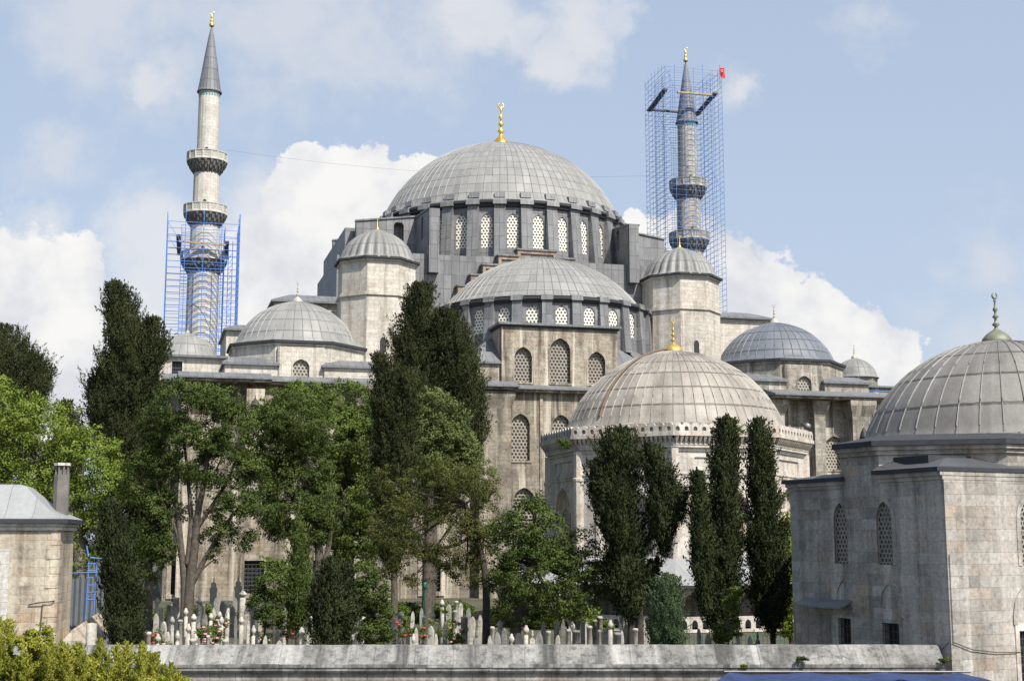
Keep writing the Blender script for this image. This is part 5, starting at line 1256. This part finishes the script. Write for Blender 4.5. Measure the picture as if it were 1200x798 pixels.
# olive-brown tree and the leafy one beside it
broad('olive_tree', 'brownish olive-green tree on a thin dark trunk, bottom centre', 'tree', 61, 568,
      [(520, 560, 42, 26), (490, 585, 45, 34), (550, 575, 38, 32), (470, 620, 44, 36), (520, 625, 50, 40), (560, 620, 26, 40), (450, 655, 28, 26), (490, 665, 38, 24), (545, 670, 30, 24), (455, 560, 20, 16)], 'olive', 3.1, 2.3, 9, -.3,
      [([(570, None), (570, 720), (568, 670), (556, 620), (545, 590)], 5.5, 2.5), ([(560, 640), (540, 615), (510, 600), (480, 590)], 3, .8), ([(556, 625), (530, 640), (495, 640), (465, 640)], 2.4, .7)], 'bark_dark', 10, branch=True)
broad('broadleaf_tree', 'broad mid green tree with glossy leaves left of the wind-bent cypress', 'tree', 58, 600,
      [(620, 612, 34, 28), (600, 635, 30, 34), (650, 640, 42, 32), (625, 670, 48, 38), (680, 660, 34, 28), (700, 685, 22, 22), (655, 700, 40, 26), (610, 710, 30, 26), (590, 690, 20, 30), (708, 655, 14, 14), (628, 590, 12, 14)], 'juniper', 3.8, 3.0, 10, -.4,
      [([(604, None), (604, 740), (612, 700), (625, 660)], 8, 4)], 'bark_dark', 11)
broad('lime_shrub', 'small bright lime green shrub under the broad mid green tree', 'shrub', 62, 665, [(665, 715, 20, 12), (645, 720, 16, 10), (690, 722, 12, 10), (640, 700, 12, 8)], 'lime', 3.6, 2.6, 8, -.3, [([(665, None), (665, 722)], 2, 1)], 'bark', 12)
# conifers on the right
spire('bent_cypress', 'thick wind-bent dark cypress with ragged right side, left in the row before the tomb', 'tree', 57, 742,
      [[(500, 730, 3), (510, 728, 15), (525, 722, 25), (545, 721, 30), (570, 720, 29), (600, 725, 30), (640, 730, 29), (680, 735, 26), (710, 738, 20), (722, 738, 10)],
       [(520, 759, 3), (535, 765, 11), (560, 772, 18), (590, 776, 21), (612, 775, 18), (628, 772, 9)], [(568, 792, 3), (580, 794, 9), (600, 795, 9), (612, 793, 6)], [(612, 785, 3), (622, 784, 10), (640, 778, 9), (650, 776, 4)], [(540, 700, 3), (555, 702, 10), (580, 702, 11), (600, 704, 8)], [(655, 768, 4), (670, 764, 10), (690, 762, 6)]],
      'cypress_b', 6, 3.3, 9, [([(738, None), (740, 710), (742, 650), (738, 570), (736, 520)], 5, 1), ([(748, None), (750, 705), (752, 660), (768, 600)], 5, 1)], 'bark_dark', 13, rough=.26, gap=-.3)
spire('slim_cypress', 'dark forked cypress with a short side spire, middle of the row before the tomb', 'tree', 56, 847,
      [[(489, 851, 2), (500, 851, 10), (520, 851, 15), (550, 849, 18), (590, 849, 20), (640, 848, 23), (690, 846, 24), (730, 846, 20), (748, 846, 8)], [(552, 816, 2), (562, 818, 7), (590, 820, 11), (630, 823, 14), (680, 826, 14), (715, 828, 8)]], 'cypress_b', 6, 3.4, 9, kk=14, rough=.2)
spire('slim_cypress', 'dark single-pointed slim cypress, rightmost of the row before the tomb', 'tree', 56, 905,
      [[(490, 890, 2), (500, 890, 7), (520, 891, 13), (545, 893, 18), (580, 895, 20), (620, 898, 24), (660, 901, 27), (700, 903, 27), (725, 904, 20), (738, 905, 8)]], 'cypress_b', 6, 3.4, 9, [([(905, None), (905, 730), (900, 640), (892, 510)], 4, 1)], 'bark_dark', 15, rough=.2)
broad('light_green_tree', 'pale yellow-green leafy tree squeezed between the slim cypress and right building', 'tree', 66, 926, [(928, 640, 14, 26), (926, 690, 18, 30), (930, 730, 20, 20), (921, 612, 8, 12)], 'lime', 4, 2.8, 8, -.35, [([(926, None), (926, 700)], 3, 2)], 'bark', 16)
spire('round_conifer', 'compact grey-green conifer right of the bent cypress, low before the tomb veranda', 'shrub', 51, 781, [[(673, 782, 3), (680, 782, 12), (695, 782, 20), (715, 782, 24), (740, 782, 25), (760, 782, 20)]], 'bluegreen', 4.5, 3.4, 7, kk=17, rough=.08)
broad('leafy_shrub', 'loose yellow-green shrub at the foot of the forked cypress', 'shrub', 53, 853, [(850, 715, 14, 14), (855, 735, 17, 14), (842, 742, 12, 10), (858, 695, 8, 10)], 'green', 3.8, 2.2, 7, -.2, [([(853, None), (852, 715)], 1.5, 1)], 'bark', 18)
# conifers on the left behind the wall
spire('young_cypress', 'stout dark cypress in front of the tall cypress, beside the blue frame', 'tree', 50, 142, [[(586, 126, 3), (598, 130, 11), (620, 134, 18), (650, 138, 23), (690, 142, 26), (730, 145, 25), (755, 146, 22), (775, 146, 15)]], 'cypress_b', 6, 3.6, 9, kk=19, rough=.18)
spire('young_cypress', 'slim mid-green young cypress under the leaning trunk juniper', 'tree', 56, 350, [[(612, 351, 2), (622, 351, 6), (645, 351, 11), (680, 351, 15), (710, 350, 15), (735, 350, 9)]], 'juniper', 5.5, 3.6, 8, kk=20, rough=.1, spread=.3)
spire('young_cypress', 'wide dark young cypress cone right of the slim one, near the wall', 'tree', 52, 391, [[(655, 388, 3), (665, 390, 13), (685, 391, 22), (710, 391, 28), (740, 391, 29), (765, 391, 24)]], 'cypress_b', 6, 3.6, 9, kk=21, rough=.18)
broad('round_juniper', 'leaning rounded green conifer between the wide young cypress and the white gravestones', 'shrub', 54, 432, [(425, 672, 16, 15), (436, 695, 22, 22), (445, 722, 20, 18), (440, 740, 22, 16), (418, 700, 14, 20)], 'juniper', 3.2, 3.6, 7, -.5, [([(432, None), (434, 720)], 3, 2)], 'bark', 22)
broad('small_tree', 'small bright green round-topped young tree among the gravestones', 'tree', 54, 316, [(316, 685, 18, 16), (312, 705, 20, 18), (325, 668, 12, 14), (318, 722, 18, 12)], 'juniper', 3.4, 3.2, 7, -.4, [([(312, None), (310, 740), (314, 700)], 2, 1)], 'bark', 23)
broad('climbing_shrub', 'light green leafy shrub behind the small young tree by a framed window', 'shrub', 62, 322, [(318, 665, 16, 12), (335, 690, 8, 16), (310, 660, 9, 8)], 'green', 3.2, 3, 7, -.4, [([(322, None), (322, 690)], 2, 1)], 'bark', 24)
# yellow-green bush in the foreground
fb = broad('flowering_bush', 'big yellow-green feathery bush in the bottom left corner in front of the wall', 'bush', 30, 70,
      [(22, 768, 30, 20), (70, 782, 44, 18), (20, 795, 55, 22), (115, 794, 44, 14), (48, 750, 18, 16), (90, 768, 14, 12), (165, 799, 34, 10), (205, 802, 20, 8), (40, 835, 90, 40), (130, 835, 80, 34)], 'yellow', 4.2, 2.6, 6, -.2, [([(60, None), (60, 850), (62, 800)], 4, 2)], 'bark', 25)
random.seed(21); vs = []
for i in range(58):
    px = random.uniform(-10, 215); top = 718 + 42 * (max(px, 0) / 215) ** .7 + random.uniform(0, 55) ** 1.0; top = max(top, 716); dx = random.uniform(-9, 9); hgt = random.uniform(26, 52)
    vs.append(spire_crown([(top, px + dx, .6), (top + hgt * .3, px + dx * .6, 2.2), (top + hgt * .7, px + dx * .2, 3.6), (top + hgt, px, 4.5)], None, 30, 2.2, 5 * 30 / FPX, 5.5 * 30 / FPX, i, .7, .2, -.6, random.uniform(-1.2, .6)))
mesh_np('sprigs', (np.concatenate([q[0] for q in vs]) - np.array(fb.location), np.concatenate([q[1] for q in vs])), 4, 'yellow', fb)
# sprigs growing out of the masonry
broad('weed', 'small green weed sprouting from the left corner of the tomb cornice', 'weed', 85.5, 663, [(663, 521, 5, 6), (658, 516, 4, 3)], 'green', 2.2, 3, 4, -.5, (), 'bark', 26)
broad('weed', 'bushy green sprig growing on the tomb cresting beside the forked cypress', 'weed', 84.5, 862, [(862, 505, 10, 9), (868, 518, 6, 8), (856, 497, 6, 5)], 'green', 2.6, 2.6, 5, -.4, (), 'bark', 27)
for px, py, rx, lab in ((872, 781, 4, 'reddish dry weed tuft at the foot of the coping below the rightmost slim cypress'), (940, 772, 7, 'green weed tuft on the coping right of the dry tufts'), (1108, 773, 6, 'dry weed tuft where the coping meets the right building')):
    broad('weed', lab, 'weed', 41.72, px, [(px, py, rx, 3)], 'olive', 2.2, 2.5, 3, -.5, (), 'bark', px)

# ---------------------------------------------------------------- graveyard
def stone_pillar(w, h, mat, cap):
    r = w / 2; mb = MB(); mb.lathe([(r * 1.02, -.1), (r, h * .5), (r * .92, h), (.02, h + .01)], (0, 0), 12, True)
    return mb
def headstone(kind, h, w, mat, label, x, y, rz, group, tilt):
    o = thing('gravestone', label, 'gravestone', (x, y, 0), rz, group); o.rotation_euler = (tilt[0], tilt[1], rz)
    if kind == 'turban':
        mb = stone_pillar(w, h * .82, mat, 0); mb.build('shaft', mat, o)
        c = MB(); q = h * .82; r = w / 2
        c.lathe([(r * .55, q), (r * .55, q + h * .03), (r * 1.1, q + h * .05), (r * 1.35, q + h * .09), (r * 1.1, q + h * .125), (r * .75, q + h * .14), (r * .55, q + h * .175), (.01, q + h * .185)], (0, 0), 12, True); c.build('turban', mat, o)
    elif kind == 'column':
        mb = MB(); r = w / 2; mb.lathe([(r * 1.05, -.1), (r, h * .3), (r, h - .1), (r * 1.12, h - .09), (r * 1.12, h - .03), (r * .9, h), (.01, h + .015)], (0, 0), 16, True); mb.build('shaft', mat, o)
    elif kind == 'slab':
        t_ = .07; ol = [(-w * .4, -.1), (-w * .5, h * .78)] + [(-w * .5 * math.cos(PI / 2 * i / 5) , h * .78 + h * .22 * (math.sin(PI / 2 * i / 5) * .8 + .2 * i / 5)) for i in range(1, 6)]
        ol = ol + [(-a, b) for a, b in ol[-2::-1]]
        mb = MB(); mb.poly([(a, -t_, b) for a, b in ol[::-1]][::-1]); mb.poly([(a, t_, b) for a, b in ol[::-1]])
        for (a, b), (c, d) in zip(ol, ol[1:]): mb.poly([(a, -t_, b), (c, -t_, d), (c, t_, d), (a, t_, b)][::-1])
        mb.build('slab', mat, o)
    elif kind == 'crest':
        t_ = .07; ol = [(-w * .36, -.1), (-w * .44, h * .7), (-w * .5, h * .74), (-w * .5, h * .8), (-w * .3, h * .83), (-w * .34, h * .9), (-w * .2, h * .95), (-w * .06, h * .96), (0, h)]
        ol = ol + [(-a, b) for a, b in ol[-2::-1]]
        mb = MB(); mb.poly([(a, -t_, b) for a, b in ol]); mb.poly([(a, t_, b) for a, b in ol[::-1]])
        for (a, b), (c, d) in zip(ol, ol[1:]): mb.poly([(a, -t_, b), (c, -t_, d), (c, t_, d), (a, t_, b)][::-1])
        mb.build('slab', mat, o); c = MB(); c.lathe([(.03, h), (.07, h + .06), (.03, h + .12), (.05, h + .16), (.01, h + .24)], (0, 0), 8, True); c.build('knob', mat, o)
    return o
# (px, top y, width px, kind, colour)
G = [(40 * 0 + 174, 740, 8, 'column', 'w'), (185, 700, 6, 'turban', 'w'), (183, 718, 7, 'slab', 'w'), (193, 728, 7, 'slab', 'w'), (199, 708, 8, 'column', 'w'), (206, 700, 8, 'column', 'w'), (203, 722, 5, 'turban', 'w'),
     (214, 697, 5, 'slab', 'w'), (212, 726, 6, 'column', 'w'), (219, 712, 5, 'turban', 'w'), (225, 702, 6, 'turban', 'w'), (222, 730, 5, 'turban', 'w'), (227, 719, 6, 'turban', 'w'), (233, 730, 4, 'slab', 'w'), (225, 748, 8, 'column', 'w'),
     (235, 700, 7, 'turban', 'w'), (241, 718, 7, 'slab', 'g'), (247, 718, 5, 'turban', 'w'), (254, 699, 9, 'slab', 'g'), (262, 704, 8, 'slab', 'g'), (261, 722, 5, 'turban', 'w'), (267, 703, 6, 'turban', 'w'), (272, 710, 8, 'slab', 'g'),
     (277, 721, 4, 'slab', 'g'), (284, 692, 8, 'turban', 'w'), (283, 722, 6, 'turban', 'w'), (291, 726, 4, 'slab', 'w'), (297, 732, 5, 'turban', 'w'), (263, 749, 7, 'column', 'w'), (301, 739, 6, 'slab', 'w'), (288, 712, 6, 'slab', 'w'),
     (325, 736, 6, 'slab', 'w'), (333, 726, 5, 'turban', 'w'), (327, 750, 9, 'slab', 'w'), (354, 734, 7, 'turban', 'w'), (361, 740, 5, 'slab', 'w'), (418, 722, 6, 'slab', 'w'), (422, 728, 5, 'slab', 'w'), (426, 721, 6, 'turban', 'w'), (413, 746, 5, 'slab', 'w'),
     (250, 676, 10, 'crest', 'd'), (280, 674, 10, 'crest', 'd'),
     (469, 716, 7, 'turban', 'w'), (483, 716, 5, 'slab', 'w'), (489, 735, 5, 'slab', 'w'), (486, 742, 4, 'turban', 'w'), (505, 733, 8, 'slab', 'w'), (519, 702, 5, 'turban', 'w'), (526, 708, 7, 'slab', 'w'), (534, 704, 5, 'column', 'w'), (539, 706, 6, 'slab', 'w'), (533, 715, 5, 'column', 'w'),
     (522, 730, 5, 'slab', 'w'), (544, 722, 9, 'column', 'w'), (553, 722, 8, 'slab', 'w'), (558, 738, 13, 'crest', 'g'), (585, 726, 9, 'turban', 'w'), (584, 740, 9, 'slab', 'g'), (609, 741, 12, 'slab', 'd'), (623, 738, 11, 'crest', 'w'), (633, 740, 10, 'slab', 'g'), (642, 739, 6, 'column', 'w'), (652, 729, 7, 'column', 'w'),
     (654, 744, 6, 'slab', 'w'), (665, 737, 6, 'column', 'w'), (674, 738, 10, 'column', 'g'), (677, 726, 6, 'column', 'w'), (683, 728, 6, 'column', 'w'), (691, 733, 7, 'column', 'w'), (702, 738, 5, 'column', 'w'), (704, 722, 8, 'column', 'w'), (711, 736, 9, 'slab', 'w'), (722, 741, 10, 'column', 'g'),
     (739, 725, 8, 'column', 'w'), (744, 736, 7, 'column', 'w'), (755, 722, 3, 'slab', 'w'), (888, 740, 7, 'crest', 'g'), (880, 745, 6, 'slab', 'w'), (830, 742, 7, 'slab', 'g'), (497, 722, 4, 'column', 'w'), (512, 742, 5, 'slab', 'w'), (575, 744, 6, 'slab', 'w'), (598, 742, 6, 'turban', 'w'), (187, 742, 6, 'turban', 'w'), (243, 744, 5, 'column', 'w'), (310, 744, 6, 'slab', 'w'), (729, 738, 5, 'slab', 'w')]
G += [(px, ty, w_, k_, c_) for px, ty, w_, k_, c_ in [(209, 716, 6, 'slab', 'w'), (231, 712, 5, 'slab', 'g'), (239, 708, 5, 'column', 'w'), (251, 712, 5, 'slab', 'w'), (258, 716, 5, 'turban', 'w'), (276, 700, 6, 'slab', 'g'), (297, 706, 6, 'slab', 'g'), (305, 716, 5, 'slab', 'w'), (334, 712, 5, 'slab', 'g'), (366, 722, 5, 'column', 'w'),
     (415, 712, 5, 'slab', 'w'), (462, 724, 6, 'slab', 'w'), (478, 722, 5, 'column', 'w'), (494, 712, 5, 'slab', 'g'), (508, 716, 5, 'turban', 'w'), (549, 712, 6, 'slab', 'g'), (562, 720, 6, 'slab', 'w'), (578, 734, 6, 'column', 'w'), (592, 736, 6, 'slab', 'g'), (616, 732, 6, 'turban', 'w'), (637, 728, 5, 'slab', 'w'), (659, 724, 5, 'slab', 'g'), (670, 728, 5, 'turban', 'w'),
     (687, 722, 5, 'slab', 'w'), (697, 726, 6, 'column', 'w'), (714, 726, 6, 'turban', 'w'), (733, 730, 6, 'slab', 'w'), (758, 738, 6, 'slab', 'w'), (765, 742, 7, 'column', 'w'), (820, 736, 5, 'slab', 'w'), (866, 742, 5, 'slab', 'w'), (189, 712, 5, 'column', 'w'), (197, 740, 5, 'slab', 'w'), (209, 738, 5, 'turban', 'w'), (219, 738, 5, 'slab', 'w'), (230, 742, 5, 'turban', 'w')]]
def zone(px):
    for lim, s in ((197, 'by the tall cypress trunk'), (232, 'before the many-trunked tree'), (262, 'left of the pink roses'), (305, 'among the pink roses'), (345, 'beside the small young tree'), (375, 'under the slim young cypress'), (435, 'between the young conifers'),
                   (500, 'by the red roses near centre'), (548, 'left of the thin dark trunk'), (600, 'around the thin dark trunk'), (648, 'under the broad mid green tree'), (698, 'below the lime green shrub'), (760, 'left of and under the bent cypress')):
        if px < lim: return s
    return 'by the two slim cypresses'
KN = {('turban', 'w'): 'slender white turban-topped gravestone', ('column', 'w'): 'smooth round white column gravestone', ('slab', 'w'): 'pale upright slab gravestone', ('slab', 'g'): 'grey upright slab gravestone', ('column', 'g'): 'dark grey stubby column gravestone', ('crest', 'd'): 'tall black gravestone with knobbed top', ('crest', 'g'): 'grey ornate crested gravestone', ('crest', 'w'): 'white ornate crested gravestone', ('slab', 'd'): 'dark broad slab gravestone'}
ORD = ['leftmost', 'second', 'third', 'fourth', 'fifth', 'sixth', 'seventh', 'eighth', 'ninth', 'tenth', 'eleventh', 'twelfth']
bins = {}
for g_ in G: bins.setdefault((zone(g_[0]), KN[(g_[3], g_[4])]), []).append(g_)
random.seed(11)
for (zn, kn), l in bins.items():
    l.sort(key=lambda q: q[0])
    for i, (px, ty, wp, kind, colr) in enumerate(l):
        h = {'turban': 2.0, 'column': 1.75, 'slab': 1.65, 'crest': 1.75}[kind] * random.uniform(.93, 1.07)
        if colr == 'd' and kind == 'crest': h = 2.5
        if ty < 705 and colr == 'w': h = max(h, 2.15)
        Y = min(95, max(47.5, (EYE - h) * FPX / (ty - 630)))
        p = at(px, ty, Y); h = p.z - (.08 * 0); w = wp * Y / FPX * .88
        lab = kn + ' ' + zn if len(l) == 1 else (('rightmost' if i == len(l) - 1 else ORD[i]) + (' ' if i in (0, len(l) - 1) else ' from left ') + kn + ' ' + zn)
        if kind == 'turban': h = h / 1.005
        if kind == 'crest': h -= .24
        headstone(kind, h, w, {'w': 'grave', 'g': 'grave_grey', 'd': 'grave_dark'}[colr], lab, p.x, Y, random.uniform(-.35, .35), 'gravestones in the walled graveyard', (random.uniform(-.03, .03), random.uniform(-.03, .03)))
# rose bushes
def rose(px, py, rx, ry, n, mat, label, Y):
    root, base = plant('rose_bush', label, 'rose bush', Y, px, 'rose bushes among the graves'); s = Y / FPX
    c = at(px, py, Y) - base; L = [(np.array(c), np.array([rx * s, rx * s * .7, ry * s]))]
    mesh_np('foliage', broad_crown(L, 2.2, 3 * s, 6 * s, -.4, px), 4, 'green', root)
    mb = MB()
    for k in range(4): mb.tube((random.uniform(-.2, .2), random.uniform(-.1, .1), -.05), (c.x + random.uniform(-.5, .5) * rx * s, c.y, c.z), .015, 4)
    mb.build('stem', 'bark', root)
    for k in range(n):
        a = random.uniform(0, 2 * PI); q = math.sqrt(random.random()); mb = MB(); rr = random.uniform(1.4, 2.4) * s
        o = (c.x + math.cos(a) * q * rx * s, c.y - rx * s * .55 - random.uniform(0, .2), c.z + math.sin(a) * q * ry * s)
        mb.lathe([(.2 * rr, -.6 * rr), (.9 * rr, -.2 * rr), (1.0 * rr, .3 * rr), (.6 * rr, .6 * rr), (.5 * rr, .35 * rr), (.05, .5 * rr)], (0, 0), 7, True); mb.build('blossom', mat, root, o)
random.seed(3)
rose(245, 745, 18, 12, 16, 'pinkrose', 'large rose bush thick with pink blossoms left of the small young tree', 58)
rose(256, 732, 12, 10, 7, 'pinkrose', 'rose bush with scattered pink blossoms behind the large pink one', 66)
rose(182, 750, 9, 12, 6, 'redrose', 'red-flowered rose bush at the foot of the tall cypress trunk', 56)
rose(192, 757, 8, 6, 3, 'pinkrose', 'low rose bush with a few deep pink blossoms near the leftmost column', 50)
rose(338, 735, 9, 14, 7, 'redrose', 'upright red-flowered rose bush between small young tree and slim young cypress', 58)
rose(306, 748, 12, 8, 7, 'pinkrose', 'pink rose bush at the foot of the small young tree', 60)
rose(474, 735, 10, 14, 6, 'redrose', 'red-flowered rose bush at the right of the rounded conifer', 60)
rose(492, 742, 8, 10, 4, 'redrose', 'small sparse red rose bush by the slender stones near centre', 57)
rose(533, 742, 12, 14, 5, 'pinkrose', 'leafy rose bush with few pale pink blossoms left of the thin dark trunk', 60)
broad('leafy_shrub', 'light green shrub among the stones left of the thin dark trunk', 'shrub', 62, 515, [(512, 722, 14, 12), (520, 735, 12, 12)], 'lime', 3.2, 2.2, 7, -.2, [([(515, None), (514, 725)], 1.5, 1)], 'bark', 30)
for i, (px, Y, rx, ry, mt, lab) in enumerate(((176, 84, 12, 10, 'green', 'low green shrub behind the tall cypress trunk'), (208, 90, 16, 8, 'juniper', 'low dark shrub behind the stones of the many-trunked tree'), (240, 92, 18, 8, 'green', 'low green shrub behind the pink roses, left one'), (272, 88, 16, 9, 'olive', 'low olive shrub below the black knobbed gravestones'),
        (340, 84, 18, 12, 'green', 'low green shrub behind the slim young cypress'), (415, 80, 14, 10, 'lime', 'low bright shrub behind the stones between the young conifers'), (462, 86, 16, 14, 'green', 'low green shrub left of the red roses near centre'), (486, 90, 20, 12, 'juniper', 'low dark shrub beneath the olive-brown tree, far back'),
        (530, 92, 24, 11, 'green', 'low wide green shrub far behind the thin dark trunk stones'), (590, 86, 22, 14, 'olive', 'low olive shrub just right of the thin dark trunk'), (640, 84, 26, 12, 'juniper', 'low dark shrub behind the lime green shrub'), (700, 78, 18, 10, 'green', 'low green shrub left of the bent cypress trunk'), (770, 66, 14, 10, 'green', 'low green shrub right of the bent cypress trunk'), (875, 62, 14, 9, 'green', 'low green shrub between the two slim cypress trunks'))):
    py = 630 + EYE * FPX / Y - ry * .8
    broad('low_shrub', lab, 'shrub', Y, px, [(px, py, rx, ry), (px - rx * .5, py + 3, rx * .6, ry * .7), (px + rx * .5, py + 2, rx * .6, ry * .75)], mt, 3.2, 2.4, 6, -.4, [([(px, None), (px, py)], 1.2, .6)], 'bark', 40 + i, False)
# green railing, green pole
p = at(840, 750, 70); rl = thing('railing', 'low green painted spiked railing before the tomb veranda', 'railing', (p.x - 1.6, p.y, 0))
mb = MB()
for i in range(26): mb.tube((i * .22, 0, -.05), (i * .22, 0, .62), .02, 4); mb.tube((i * .22, 0, .62), (i * .22, 0, .74), .03, 4, .002)
for z in (.12, .52): mb.tube((-.1, 0, z), (5.6, 0, z), .02, 4)
mb.build('bars', 'green_paint', rl)
p = at(498, 690, 66); mb = MB(); mb.tube((0, 0, -.05), (0, 0, p.z), .04, 8); mb.lathe([(.05, 0), (.1, .05), (.12, .2), (.06, .3), (.02, .36)], (0, 0), 10, True, None, p.z)
lp = thing('lamp_post', 'thin green lamp post hidden among branches of the olive-brown tree', 'lamp post', (p.x, p.y, 0)); mb.build('post', 'green_paint', lp)
